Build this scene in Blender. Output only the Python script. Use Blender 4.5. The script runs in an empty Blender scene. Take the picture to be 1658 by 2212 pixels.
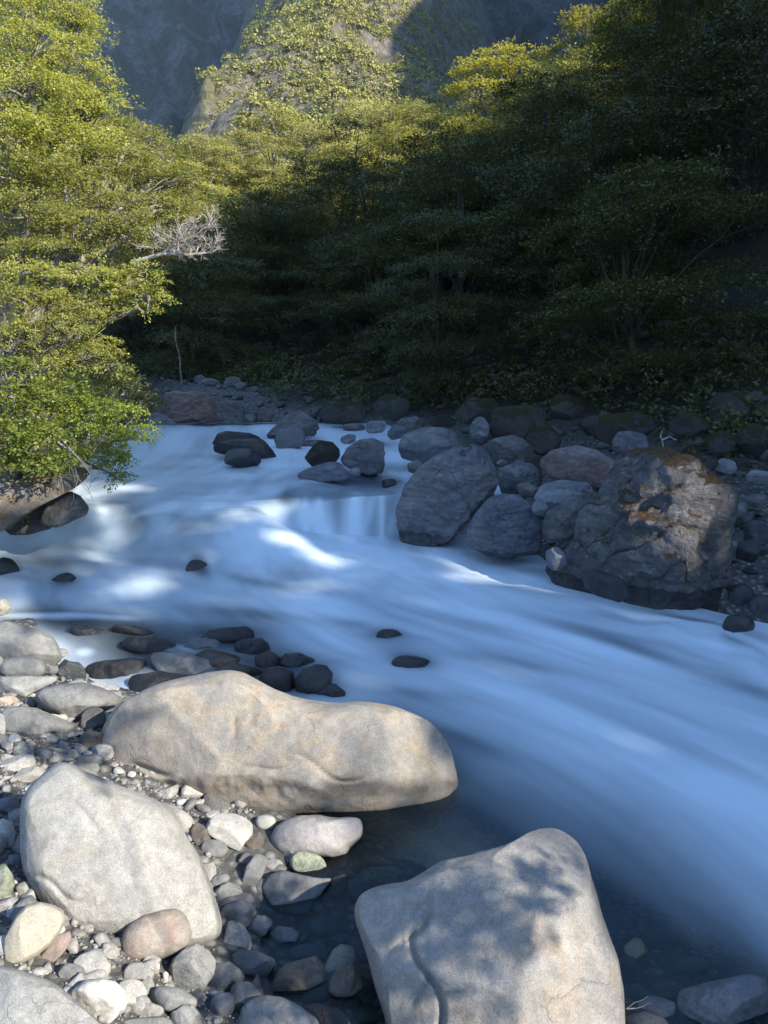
import bpy, bmesh, math, random
import numpy as np
from mathutils import Vector

random.seed(7)
rng = np.random.default_rng(7)
SC = bpy.context.scene
COL = SC.collection
R = math.radians

# ------------------------------------------------------------------ camera
CAM_H = 2.6
FPX = 773.0                       # focal length in pixels of the 768 x 1024 frame
PITCH = math.atan2(512 - 350, FPX)
cd = bpy.data.cameras.new('camera')
cam = bpy.data.objects.new('camera', cd)
COL.objects.link(cam)
cam.location = (0, 0, CAM_H)
cam.rotation_euler = (math.pi / 2 - PITCH, 0, 0)
cd.sensor_fit = 'VERTICAL'
cd.sensor_height = 24
cd.lens = 24 * FPX / 1024
cd.clip_start = 0.1
cd.clip_end = 6000
SC.camera = cam

# ------------------------------------------------------------------ light
SUN_EL = R(31)
SUN_AZ = R(125)                   # clockwise from +Y: behind the camera, to the right
S = np.array([math.sin(SUN_AZ) * math.cos(SUN_EL), math.cos(SUN_AZ) * math.cos(SUN_EL), math.sin(SUN_EL)])
world = bpy.data.worlds.new('World')
SC.world = world
world.use_nodes = True
wn = world.node_tree
wn.nodes.clear()
sky = wn.nodes.new('ShaderNodeTexSky')
sky.sky_type = 'NISHITA'
sky.sun_disc = False
sky.sun_elevation = SUN_EL
sky.sun_rotation = SUN_AZ
sky.altitude = 400
sky.ozone_density = 5.0
sky.dust_density = 0.3
bg = wn.nodes.new('ShaderNodeBackground')
bg.inputs['Strength'].default_value = 0.128
wo = wn.nodes.new('ShaderNodeOutputWorld')
wn.links.new(sky.outputs[0], bg.inputs[0])
wn.links.new(bg.outputs[0], wo.inputs[0])
sd = bpy.data.lights.new('sun', 'SUN')
sd.energy = 5.0
sd.angle = R(0.53)
sd.color = (1.0, 0.93, 0.80)
sun = bpy.data.objects.new('sun', sd)
COL.objects.link(sun)
sun.rotation_euler = Vector(tuple(S)).to_track_quat('Z', 'Y').to_euler()
SC.view_settings.view_transform = 'Standard'
SC.view_settings.look = 'None'
SC.view_settings.exposure = 1.4
SC.view_settings.gamma = 1
SC.view_settings.use_curve_mapping = False
SC.render.engine = 'CYCLES'
SC.cycles.max_bounces = 6
SC.cycles.diffuse_bounces = 3
SC.cycles.glossy_bounces = 2
SC.cycles.transmission_bounces = 3
SC.cycles.transparent_max_bounces = 6
SC.cycles.caustics_reflective = False
SC.cycles.caustics_refractive = False

# ------------------------------------------------------------------ helpers
CP, SP = math.cos(PITCH), math.sin(PITCH)
FW = np.array([0, CP, -SP]); UPV = np.array([0, SP, CP]); RT = np.array([1.0, 0, 0])
CAMP = np.array([0, 0, CAM_H])
K = 768 / 1658.0


def ray(dx, dy):
    """ray direction (unit depth) through a point of the photograph at 1658 x 2212"""
    a = (dx * K - 384) / FPX
    b = -(dy * K - 512) / FPX
    return FW + a * RT + b * UPV


def at(dx, dy, depth):
    return CAMP + ray(dx, dy) * depth


def onz(dx, dy, z):
    r = ray(dx, dy)
    return CAMP + r * ((z - CAM_H) / r[2])


def project(P):
    d = P - CAMP
    f = d @ FW
    f = np.where(np.abs(f) < 1e-6, 1e-6, f)
    return (d @ RT / f * FPX + 384) / K, (512 - d @ UPV / f * FPX) / K, f


def _hash(ix, iy, iz, seed):
    h = (ix * 374761393 + iy * 668265263 + iz * 2147483647 + seed * 974634777) & 0xFFFFFFFF
    h = ((h ^ (h >> 13)) * 1274126177) & 0xFFFFFFFF
    h = ((h ^ (h >> 16)) * 2246822519) & 0xFFFFFFFF
    return ((h ^ (h >> 15)) & 0xFFFF) / 65535.0


def vnoise(p, seed=0):
    p = np.asarray(p, float)
    i = np.floor(p).astype(np.int64)
    f = p - i
    f = f * f * f * (f * (f * 6 - 15) + 10)
    out = 0
    for a in (0, 1):
        wa = f[:, 0] if a else 1 - f[:, 0]
        for b in (0, 1):
            wb = f[:, 1] if b else 1 - f[:, 1]
            for c in (0, 1):
                wc = f[:, 2] if c else 1 - f[:, 2]
                out = out + wa * wb * wc * _hash(i[:, 0] + a, i[:, 1] + b, i[:, 2] + c, seed)
    return out * 2 - 1


def fbm(p, octv=4, seed=0, gain=0.5):
    s, a = 0, 1.0
    for o in range(octv):
        s = s + a * vnoise(p * (2.03 ** o) + 17.3 * o, seed + o)
        a *= gain
    return s


def ridged(p, octv=4, seed=0):
    s, a = 0, 1.0
    for o in range(octv):
        s = s + a * (1 - 2 * np.abs(vnoise(p * (2.03 ** o) + 9.1 * o, seed + o)))
        a *= 0.5
    return s


def mesh_from(name, V, F, mat=None, smooth=True, nper=None):
    """V (n,3); F (m,k) array of equal faces"""
    me = bpy.data.meshes.new(name)
    V = np.asarray(V, np.float32)
    F = np.asarray(F, np.int32)
    m, k = F.shape
    me.vertices.add(len(V)); me.vertices.foreach_set('co', V.ravel())
    me.loops.add(m * k); me.loops.foreach_set('vertex_index', F.ravel())
    me.polygons.add(m)
    me.polygons.foreach_set('loop_start', np.arange(0, m * k, k, dtype=np.int32))
    me.polygons.foreach_set('loop_total', np.full(m, k, np.int32))
    if smooth:
        me.polygons.foreach_set('use_smooth', np.ones(m, bool))
    me.update(calc_edges=True)
    if mat:
        me.materials.append(mat)
    return me


def link(name, data, parent=None, loc=None):
    o = bpy.data.objects.new(name, data)
    COL.objects.link(o)
    if parent:
        o.parent = parent
    if loc is not None:
        o.location = tuple(float(c) for c in loc)
    return o


def tag(o, label=None, cat=None, group=None, kind=None):
    if label: o['label'] = label
    if cat: o['category'] = cat
    if group: o['group'] = group
    if kind: o['kind'] = kind
    return o


def attr(me, name, vals, domain='POINT'):
    a = me.attributes.new(name, 'FLOAT', domain)
    a.data.foreach_set('value', np.asarray(vals, np.float32))


# ------------------------------------------------------------------ materials
def new_mat(name):
    m = bpy.data.materials.new(name)
    m.use_nodes = True
    nt = m.node_tree
    nt.nodes.clear()
    out = nt.nodes.new('ShaderNodeOutputMaterial')
    return m, nt, out


def N(nt, typ, **kw):
    n = nt.nodes.new(typ)
    for k, v in kw.items():
        if k in n.inputs:
            n.inputs[k].default_value = v
        else:
            setattr(n, k, v)
    return n


def noise(nt, vec, scale, detail=4, rough=0.55, dist=0.0):
    n = nt.nodes.new('ShaderNodeTexNoise')
    n.inputs['Scale'].default_value = scale
    n.inputs['Detail'].default_value = detail
    n.inputs['Roughness'].default_value = rough
    n.inputs['Distortion'].default_value = dist
    nt.links.new(vec, n.inputs['Vector'])
    return n.outputs['Fac']


def ramp(nt, fac, stops):
    r = nt.nodes.new('ShaderNodeMapRange')
    r.inputs[1].default_value, r.inputs[2].default_value = stops[0], stops[1]
    r.inputs[3].default_value, r.inputs[4].default_value = (stops[2], stops[3]) if len(stops) > 2 else (0, 1)
    r.interpolation_type = 'SMOOTHSTEP'
    nt.links.new(fac, r.inputs[0])
    return r.outputs[0]


def mixc(nt, fac, a, b, blend='MIX'):
    m = nt.nodes.new('ShaderNodeMix')
    m.data_type = 'RGBA'; m.blend_type = blend
    for s, v in ((0, fac), (6, a), (7, b)):
        if hasattr(v, 'links'):
            nt.links.new(v, m.inputs[s])
        elif s == 0:
            m.inputs[0].default_value = v
        else:
            m.inputs[s].default_value = (*v, 1)
    return m.outputs[2]


def mth(nt, op, a, b=0.0):
    m = nt.nodes.new('ShaderNodeMath'); m.operation = op
    for s, v in ((0, a), (1, b)):
        if hasattr(v, 'links'): nt.links.new(v, m.inputs[s])
        else: m.inputs[s].default_value = v
    return m.outputs[0]


def rock_mat(name, c1, c2, spk=(0.1, 0.1, 0.1), spk_amt=0.35, rough=0.75, bump=0.5, scale=1.0,
             moss=0.0, moss_col=(0.05, 0.055, 0.012), stain=None, stain_amt=0.5, veins=0.0, lichen=0.0,
             strat=0.0, wet_z=None, dist=0.02):
    if max(c1) > .3 and 'bank' not in name:
        c1, c2, stain = [tuple(.80 * x_ for x_ in c_) if c_ else None for c_ in (c1, c2, stain)]
    m, nt, out = new_mat(name)
    L = nt.links
    tc = N(nt, 'ShaderNodeTexCoord')
    oi = N(nt, 'ShaderNodeObjectInfo')
    add = N(nt, 'ShaderNodeVectorMath', operation='ADD')
    mul = N(nt, 'ShaderNodeMath', operation='MULTIPLY'); mul.inputs[1].default_value = 57.0
    L.new(oi.outputs['Random'], mul.inputs[0])
    L.new(tc.outputs['Object'], add.inputs[0]); L.new(mul.outputs[0], add.inputs[1])
    v = add.outputs[0]
    big = noise(nt, v, 2.2 * scale, 5, 0.6, 0.6)
    col = mixc(nt, ramp(nt, big, (0.36, 0.64)), c1, c2)
    if stain:
        st = ramp(nt, noise(nt, v, 3.5 * scale, 4, 0.6, 1.2), (0.5, 0.68, 0, stain_amt))
        col = mixc(nt, st, col, stain)
    # brightness mottling per stone and at middle scale
    mid = noise(nt, v, 14 * scale, 6, 0.7)
    col = mixc(nt, 1.0, col, mixc(nt, ramp(nt, mid, (0.3, 0.7)), (0.80, 0.80, 0.80), (1.16, 1.16, 1.16)), 'MULTIPLY')
    # each stone a little lighter or darker
    rb = N(nt, 'ShaderNodeMapRange'); rb.inputs[3].default_value = 0.82; rb.inputs[4].default_value = 1.15
    L.new(oi.outputs['Random'], rb.inputs[0])
    cb = N(nt, 'ShaderNodeCombineColor')
    for i in range(3): L.new(rb.outputs[0], cb.inputs[i])
    col = mixc(nt, 1.0, col, cb.outputs[0], 'MULTIPLY')
    # fine mineral grains and pits
    fine = noise(nt, v, 130 * scale, 3, 0.7)
    col = mixc(nt, 1.0, col, mixc(nt, ramp(nt, fine, (0.34, 0.66)), (0.80, 0.80, 0.80), (1.15, 1.15, 1.15)), 'MULTIPLY')
    pit_n = noise(nt, v, 26 * scale, 5, 0.75, 0.8)
    pit = ramp(nt, pit_n, (0.60, 0.68, 0, spk_amt))
    pm = ramp(nt, noise(nt, v, 5 * scale, 3, 0.6), (0.40, 0.6))
    pit = mth(nt, 'MULTIPLY', pit, pm)
    col = mixc(nt, pit, col, spk)
    hgt = mth(nt, 'ADD', mth(nt, 'MULTIPLY', mid, 0.9), mth(nt, 'MULTIPLY', fine, 0.16))
    hgt = mth(nt, 'SUBTRACT', hgt, mth(nt, 'MULTIPLY', pit, 0.25))
    if veins > 0:
        vo = N(nt, 'ShaderNodeTexVoronoi', feature='DISTANCE_TO_EDGE'); vo.inputs['Scale'].default_value = 3.2 * scale
        nn = N(nt, 'ShaderNodeTexNoise'); nn.inputs['Scale'].default_value = 4.0 * scale; nn.inputs['Detail'].default_value = 4
        L.new(v, nn.inputs['Vector'])
        ad = N(nt, 'ShaderNodeMixRGB'); ad.inputs[0].default_value = 0.35
        L.new(v, ad.inputs[1]); L.new(nn.outputs['Color'], ad.inputs[2]); L.new(ad.outputs[0], vo.inputs['Vector'])
        cr = ramp(nt, vo.outputs['Distance'], (0.0, 0.022, 1, 0))
        cr = mth(nt, 'MULTIPLY', cr, ramp(nt, noise(nt, v, 2.0 * scale, 3), (0.46, 0.6)))
        col = mixc(nt, mth(nt, 'MULTIPLY', cr, 0.6 * veins), col, (c1[0] * 0.3, c1[1] * 0.3, c1[2] * 0.3))
        hgt = mth(nt, 'SUBTRACT', hgt, mth(nt, 'MULTIPLY', cr, 0.55 * veins))
    if strat > 0:
        mp = N(nt, 'ShaderNodeMapping'); mp.inputs['Rotation'].default_value = (0.35, 0.95, 0.3); mp.inputs['Scale'].default_value = (1.3, 1.3, 4.5)
        L.new(v, mp.inputs[0])
        sn = noise(nt, mp.outputs[0], 2.0 * scale, 6, 0.65, 0.9)
        hgt = mth(nt, 'ADD', hgt, mth(nt, 'MULTIPLY', sn, 2.2 * strat))
        col = mixc(nt, 1.0, col, mixc(nt, ramp(nt, sn, (0.35, 0.65)), (0.7, 0.7, 0.72), (1.25, 1.25, 1.25)), 'MULTIPLY')
    if lichen > 0:
        lv = ramp(nt, noise(nt, v, 17 * scale, 4, 0.6, 0.3), (0.60, 0.65, 0, lichen))
        col = mixc(nt, lv, col, (0.33, 0.34, 0.32))
    rv = rough
    if moss > 0:
        ge = N(nt, 'ShaderNodeNewGeometry')
        sx = N(nt, 'ShaderNodeSeparateXYZ'); L.new(ge.outputs['Normal'], sx.inputs[0])
        mn = noise(nt, v, 6 * scale, 6, 0.75)
        mm = mth(nt, 'ADD', mth(nt, 'MULTIPLY', sx.outputs['Z'], 0.55), mn)
        mm = ramp(nt, mm, (1.10 - 0.5 * moss, 1.22 - 0.5 * moss))
        mc = mixc(nt, ramp(nt, noise(nt, v, 9 * scale, 4), (0.35, 0.7)), moss_col, (moss_col[0] * 1.5, moss_col[1] * 0.95, moss_col[2] * 0.8))
        col = mixc(nt, mm, col, mc)
        mh = noise(nt, v, 70 * scale, 3, 0.8)
        hgt = mth(nt, 'ADD', hgt, mth(nt, 'MULTIPLY', mth(nt, 'MULTIPLY', mh, mm), 0.9))
        rv = ramp(nt, mm, (0, 1, rough, 0.95))
    if wet_z is not None:      # the part that the stream keeps wet is darker and shines
        ge2 = N(nt, 'ShaderNodeNewGeometry')
        s2 = N(nt, 'ShaderNodeSeparateXYZ'); L.new(ge2.outputs['Position'], s2.inputs[0])
        wv = mth(nt, 'ADD', s2.outputs['Z'], mth(nt, 'MULTIPLY', mth(nt, 'SUBTRACT', noise(nt, v, 9, 4), 0.5), 0.16))
        wm = ramp(nt, wv, (wet_z - 0.012, wet_z + 0.012, 1, 0))
        col = mixc(nt, wm, col, mixc(nt, 1.0, col, (0.40, 0.41, 0.42), 'MULTIPLY'))
        rv = ramp(nt, wm, (0, 1, rough, 0.22))
    bp = N(nt, 'ShaderNodeBump'); bp.inputs['Strength'].default_value = bump; bp.inputs['Distance'].default_value = dist
    L.new(hgt, bp.inputs['Height'])
    bs = N(nt, 'ShaderNodeBsdfPrincipled')
    L.new(col, bs.inputs['Base Color'])
    if hasattr(rv, 'links'): L.new(rv, bs.inputs['Roughness'])
    else: bs.inputs['Roughness'].default_value = rv
    L.new(bp.outputs[0], bs.inputs['Normal'])
    L.new(bs.outputs[0], out.inputs[0])
    return m


M = {}
M['cream'] = rock_mat('cream_sandstone', (0.41, 0.36, 0.295), (0.375, 0.35, 0.31), (0.2, 0.17, 0.13), 0.35, 0.8, 0.32, 1.0, stain=(0.44, 0.33, 0.21), stain_amt=0.55, veins=0.7)
M['white'] = rock_mat('pale_granite', (0.47, 0.455, 0.42), (0.42, 0.41, 0.385), (0.17, 0.165, 0.15), 0.7, 0.85, 0.32, 1.3, stain=(0.47, 0.43, 0.36), stain_amt=0.5, veins=0.35)
M['tan'] = rock_mat('tan_granite', (0.345, 0.32, 0.285), (0.30, 0.285, 0.265), (0.12, 0.10, 0.085), 0.5, 0.8, 0.42, 1.2, stain=(0.37, 0.29, 0.2), stain_amt=0.5, veins=0.5)
M['pale'] = rock_mat('pale_cobble', (0.36, 0.345, 0.315), (0.30, 0.29, 0.27), (0.15, 0.14, 0.13), 0.45, 0.8, 0.5, 2.2, veins=0.4)
M['palegrey'] = rock_mat('pale_grey_slab', (0.31, 0.31, 0.30), (0.26, 0.26, 0.25), (0.12, 0.12, 0.12), 0.5, 0.75, 0.5, 1.6, veins=0.6)
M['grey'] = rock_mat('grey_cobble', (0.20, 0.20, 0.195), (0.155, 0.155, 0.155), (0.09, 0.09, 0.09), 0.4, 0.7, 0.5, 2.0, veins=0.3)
M['beige'] = rock_mat('beige_cobble', (0.43, 0.39, 0.31), (0.40, 0.375, 0.31), (0.28, 0.24, 0.18), 0.3, 0.75, 0.25, 2.0, veins=0.15)
M['pink'] = rock_mat('pink_cobble', (0.40, 0.32, 0.265), (0.37, 0.335, 0.29), (0.30, 0.16, 0.11), 0.35, 0.7, 0.3, 1.6, stain=(0.42, 0.25, 0.18), stain_amt=0.6, veins=0.25)
M['red'] = rock_mat('reddish_slab', (0.25, 0.185, 0.17), (0.22, 0.18, 0.16), (0.12, 0.08, 0.08), 0.4, 0.8, 0.5, 2.0)
M['brown'] = rock_mat('brown_stone', (0.15, 0.125, 0.10), (0.11, 0.095, 0.08), (0.05, 0.045, 0.04), 0.5, 0.75, 0.8, 2.0, veins=0.4)
M['green'] = rock_mat('green_stone', (0.22, 0.25, 0.19), (0.33, 0.34, 0.24), (0.10, 0.13, 0.09), 0.5, 0.7, 1.0, 3.0, strat=0.4)
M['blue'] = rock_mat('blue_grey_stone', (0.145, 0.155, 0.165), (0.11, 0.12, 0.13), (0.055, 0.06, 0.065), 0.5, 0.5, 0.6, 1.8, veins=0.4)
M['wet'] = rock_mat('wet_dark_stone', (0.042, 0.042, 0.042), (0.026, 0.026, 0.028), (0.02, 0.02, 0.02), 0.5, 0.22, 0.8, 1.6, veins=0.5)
M['wetwhite'] = rock_mat('wet_white_stone', (0.40, 0.375, 0.36), (0.34, 0.32, 0.31), (0.15, 0.14, 0.13), 0.4, 0.55, 0.35, 2.0, wet_z=0.03)
M['slate'] = rock_mat('slate_boulder', (0.189, 0.182, 0.189), (0.128, 0.128, 0.142), (0.05, 0.05, 0.055), 0.5, 0.5, 0.9, 0.9, strat=0.75, veins=0.8, moss=0.2, moss_col=(0.035, 0.034, 0.016), wet_z=0.40, dist=0.05)
M['slate2'] = rock_mat('blue_slate', (0.186, 0.198, 0.222), (0.144, 0.156, 0.180), (0.06, 0.06, 0.065), 0.5, 0.55, 0.8, 1.2, strat=0.5, veins=0.9, wet_z=0.35, dist=0.05)
M['bank'] = rock_mat('bank_stone', (0.196, 0.184, 0.172), (0.138, 0.132, 0.127), (0.06, 0.055, 0.05), 0.5, 0.7, 0.9, 1.2, strat=0.3, veins=0.5, dist=0.05)
M['bankpale'] = rock_mat('pale_bank_stone', (0.241, 0.247, 0.253), (0.178, 0.184, 0.196), (0.08, 0.08, 0.08), 0.5, 0.65, 0.8, 1.2, strat=0.3, veins=0.6, wet_z=0.9, dist=0.05)
M['bankpink'] = rock_mat('pink_bank_stone', (0.24, 0.17, 0.145), (0.20, 0.165, 0.155), (0.10, 0.075, 0.07), 0.5, 0.65, 0.6, 1.3, stain=(0.28, 0.16, 0.12), strat=0.15, veins=0.4, dist=0.05)
M['mossy'] = rock_mat('mossy_stone', (0.077, 0.072, 0.063), (0.050, 0.047, 0.043), (0.03, 0.03, 0.025), 0.5, 0.8, 1.0, 1.2, moss=0.85, moss_col=(0.040, 0.046, 0.008), dist=0.05)
M['bigrock'] = rock_mat('lichened_boulder', (0.225, 0.205, 0.195), (0.135, 0.128, 0.128), (0.04, 0.038, 0.04), 0.6, 0.5, 1.3, 0.9, strat=0.4, veins=0.35, moss=0.6, moss_col=(0.12, 0.08, 0.018), stain=(0.14, 0.105, 0.08), stain_amt=0.6, lichen=0.6, wet_z=0.32, dist=0.05)
M['overhang'] = rock_mat('overhanging_rock', (0.26, 0.24, 0.21), (0.13, 0.105, 0.08), (0.05, 0.045, 0.04), 0.6, 0.8, 1.0, 1.2, stain=(0.25, 0.14, 0.06), stain_amt=0.8, veins=0.6, moss=0.15, dist=0.05)
M['algae'] = rock_mat('algae_stone', (0.15, 0.155, 0.11), (0.10, 0.105, 0.08), (0.05, 0.05, 0.04), 0.4, 0.3, 0.5, 1.5)


def ground_mat():
    m, nt, out = new_mat('valley_ground')
    L = nt.links
    tc = N(nt, 'ShaderNodeTexCoord'); v = tc.outputs['Object']
    a = N(nt, 'ShaderNodeAttribute', attribute_name='forest')
    n1 = noise(nt, v, 2.5, 6, 0.7)
    vo = N(nt, 'ShaderNodeTexVoronoi'); vo.inputs['Scale'].default_value = 16; L.new(v, vo.inputs['Vector'])
    hs = N(nt, 'ShaderNodeSeparateColor'); L.new(vo.outputs['Color'], hs.inputs[0])
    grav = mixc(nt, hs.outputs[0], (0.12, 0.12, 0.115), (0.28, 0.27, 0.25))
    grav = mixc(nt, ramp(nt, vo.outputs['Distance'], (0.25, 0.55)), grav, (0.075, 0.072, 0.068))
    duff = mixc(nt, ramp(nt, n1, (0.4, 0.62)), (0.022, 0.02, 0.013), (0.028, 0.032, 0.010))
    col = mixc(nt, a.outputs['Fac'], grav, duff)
    bp = N(nt, 'ShaderNodeBump'); bp.inputs['Strength'].default_value = 0.8; bp.inputs['Distance'].default_value = 0.03
    h = mth(nt, 'SUBTRACT', mth(nt, 'MULTIPLY', noise(nt, v, 30, 4, 0.7), 0.6), vo.outputs['Distance'])
    L.new(h, bp.inputs['Height'])
    bs = N(nt, 'ShaderNodeBsdfPrincipled', Roughness=0.9)
    L.new(col, bs.inputs['Base Color']); L.new(bp.outputs[0], bs.inputs['Normal'])
    L.new(bs.outputs[0], out.inputs[0])
    return m


def leaf_mat(name, c1, c2, c3, trans=0.35, rough=0.45):
    m, nt, out = new_mat(name)
    L = nt.links
    a = N(nt, 'ShaderNodeAttribute', attribute_name='tint')
    oi = N(nt, 'ShaderNodeObjectInfo')
    col = mixc(nt, ramp(nt, a.outputs['Fac'], (0.0, 0.6)), c1, c2)
    col = mixc(nt, ramp(nt, a.outputs['Fac'], (0.82, 1.0)), col, c3)
    rb = N(nt, 'ShaderNodeMapRange'); rb.inputs[3].default_value = 0.7; rb.inputs[4].default_value = 1.25
    L.new(oi.outputs['Random'], rb.inputs[0])
    cb = N(nt, 'ShaderNodeCombineColor')
    for i in range(3): L.new(rb.outputs[0], cb.inputs[i])
    col = mixc(nt, 1.0, col, cb.outputs[0], 'MULTIPLY')
    bs = N(nt, 'ShaderNodeBsdfPrincipled', Roughness=rough)
    bs.inputs['Specular IOR Level'].default_value = 0.5
    L.new(col, bs.inputs['Base Color'])
    tr = N(nt, 'ShaderNodeBsdfTranslucent')
    tcol = mixc(nt, 1.0, col, (1.25, 1.2, 0.55), 'MULTIPLY')
    L.new(tcol, tr.inputs['Color'])
    mx = N(nt, 'ShaderNodeMixShader'); mx.inputs[0].default_value = trans
    L.new(bs.outputs[0], mx.inputs[1]); L.new(tr.outputs[0], mx.inputs[2])
    L.new(mx.outputs[0], out.inputs[0])
    return m


M['beech'] = leaf_mat('beech_leaves', (0.16, 0.185, 0.035), (0.40, 0.41, 0.085), (0.46, 0.40, 0.20), 0.48)
M['bush'] = leaf_mat('broad_bush_leaves', (0.10, 0.14, 0.022), (0.21, 0.26, 0.035), (0.32, 0.30, 0.08), 0.4, 0.45)
M['forest'] = leaf_mat('forest_leaves', (0.042, 0.050, 0.015), (0.100, 0.112, 0.028), (0.13, 0.12, 0.035), 0.25, 0.45)  # shaded copy of the beech leaves: shade put into the darker colour
M['farforest'] = leaf_mat('sunny_slope_leaves', (0.19, 0.20, 0.05), (0.40, 0.38, 0.10), (0.45, 0.38, 0.20), 0.38, 0.5)  # lit copy of the beech leaves: sunlight put into the brighter colour
M['spurbush'] = leaf_mat('scrub_leaves', (0.13, 0.14, 0.04), (0.33, 0.32, 0.09), (0.36, 0.30, 0.15), 0.25, 0.6)


def bark_mat(name, c1, c2, moss=0.0):
    m, nt, out = new_mat(name)
    L = nt.links
    tc = N(nt, 'ShaderNodeTexCoord'); v = tc.outputs['Object']
    n = noise(nt, v, 9, 6, 0.7, 0.5)
    col = mixc(nt, ramp(nt, n, (0.35, 0.65)), c1, c2)
    if moss:
        col = mixc(nt, ramp(nt, noise(nt, v, 3.0, 4), (0.45, 0.6, 0, moss)), col, (0.07, 0.06, 0.015))
    bp = N(nt, 'ShaderNodeBump'); bp.inputs['Strength'].default_value = 0.7; bp.inputs['Distance'].default_value = 0.02
    L.new(noise(nt, v, 40, 4, 0.7), bp.inputs['Height'])
    bs = N(nt, 'ShaderNodeBsdfPrincipled', Roughness=0.85)
    L.new(col, bs.inputs['Base Color']); L.new(bp.outputs[0], bs.inputs['Normal'])
    L.new(bs.outputs[0], out.inputs[0])
    return m


M['bark'] = bark_mat('grey_bark', (0.20, 0.18, 0.15), (0.32, 0.30, 0.26), 0.5)
M['deadwood'] = bark_mat('bleached_dead_wood', (0.36, 0.325, 0.27), (0.50, 0.46, 0.40))
M['darkbark'] = bark_mat('dark_mossy_bark', (0.014, 0.013, 0.011), (0.045, 0.042, 0.036), 0.7)  # shaded copy of the grey bark: shade put into its colour, plus moss


def water_mat():
    m, nt, out = new_mat('stream_water')
    L = nt.links
    fo = N(nt, 'ShaderNodeAttribute', attribute_name='foam')
    de = N(nt, 'ShaderNodeAttribute', attribute_name='depth')
    # clear, slightly blue-green water
    tr = N(nt, 'ShaderNodeBsdfTransparent'); tr.inputs[0].default_value = (0.52, 0.66, 0.68, 1)
    body = N(nt, 'ShaderNodeBsdfDiffuse'); body.inputs[0].default_value = (0.014, 0.048, 0.070, 1)
    m1 = N(nt, 'ShaderNodeMixShader'); L.new(de.outputs['Fac'], m1.inputs[0])
    L.new(tr.outputs[0], m1.inputs[1]); L.new(body.outputs[0], m1.inputs[2])
    gl = N(nt, 'ShaderNodeBsdfGlossy'); gl.inputs['Roughness'].default_value = 0.28
    gl.inputs[0].default_value = (0.9, 0.95, 1, 1)
    fr = N(nt, 'ShaderNodeFresnel'); fr.inputs[0].default_value = 1.33
    m2 = N(nt, 'ShaderNodeMixShader'); L.new(fr.outputs[0], m2.inputs[0])
    L.new(m1.outputs[0], m2.inputs[1]); L.new(gl.outputs[0], m2.inputs[2])
    # aerated white water, smoothed by its own speed
    fm = N(nt, 'ShaderNodeBsdfPrincipled', Roughness=0.55)
    fm.inputs['Base Color'].default_value = (0.69, 0.81, 0.90, 1)
    fm.inputs['Specular IOR Level'].default_value = 0.3
    m3 = N(nt, 'ShaderNodeMixShader'); L.new(fo.outputs['Fac'], m3.inputs[0])
    L.new(m2.outputs[0], m3.inputs[1]); L.new(fm.outputs[0], m3.inputs[2])
    L.new(m3.outputs[0], out.inputs[0])
    return m


M['water'] = water_mat()
M['ground'] = ground_mat()

# ------------------------------------------------------------------ the lie of the land
# rows across the stream, from upstream down: left end, right end (points of the photo) and water level at both
ROWS = [((300, 915), (790, 910), 1.04, 1.05),
        ((270, 926), (840, 918), 0.98, 1.00),
        ((170, 1000), (950, 992), 0.86, 0.88),
        ((-60, 1050), (1050, 1036), 0.78, 0.80),
        ((-260, 1110), (1110, 1064), 0.66, 0.76),
        ((-300, 1180), (1110, 1150), 0.42, 0.24),
        ((-300, 1260), (1160, 1195), 0.27, 0.20),
        ((-300, 1350), (1330, 1270), 0.16, 0.15),
        ((-260, 1480), (1850, 1390), 0.08, 0.09),
        ((-60, 1700), (2550, 1570), 0.03, 0.04),
        ((100, 2050), (3500, 1950), 0.0, 0.0),
        ((0, 2500), (4200, 2500), 0.0, 0.0)]
rowL = np.array([onz(*a, za) for a, b, za, zb in ROWS])
rowR = np.array([onz(*b, zb) for a, b, za, zb in ROWS])


def catmull(P, s):
    n = len(P)
    i = np.clip(np.floor(s).astype(int), 0, n - 2)
    f = (s - i)[:, None]
    p0 = P[np.clip(i - 1, 0, n - 1)]; p1 = P[i]; p2 = P[i + 1]; p3 = P[np.clip(i + 2, 0, n - 1)]
    return 0.5 * ((2 * p1) + (-p0 + p2) * f + (2 * p0 - 5 * p1 + 4 * p2 - p3) * f ** 2 + (-p0 + 3 * p1 - 3 * p2 + p3) * f ** 3)


NS, NT = 400, 310
ss = np.linspace(0, len(ROWS) - 1, NS)
tt = np.linspace(0, 1, NT)
PL, PR = catmull(rowL, ss), catmull(rowR, ss)
# keep levels monotone: linear interpolation for z with a smooth step inside each row
def zline(zs):
    i = np.clip(np.floor(ss).astype(int), 0, len(zs) - 2); f = ss - i
    return zs[i] * (1 - f) + zs[i + 1] * f
PL[:, 2] = zline(rowL[:, 2]); PR[:, 2] = zline(rowR[:, 2])
W = PL[:, None, :] * (1 - tt)[None, :, None] + PR[:, None, :] * tt[None, :, None]
SSg, TTg = np.meshgrid(ss, tt, indexing='ij')
Wf = W.reshape(-1, 3)
sF, tF = SSg.ravel(), TTg.ravel()
dX, dY, dD = project(Wf)


def gauss(cx, cy, sx, sy, rot=0.0):
    c, s_ = math.cos(R(rot)), math.sin(R(rot))
    x, y = dX - cx, dY - cy
    u, v = x * c + y * s_, -x * s_ + y * c
    return np.exp(-(u / sx) ** 2 - (v / sy) ** 2)


def sstep(a, b, x):
    t = np.clip((x - a) / (b - a), 0, 1)
    return t * t * (3 - 2 * t)


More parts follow.
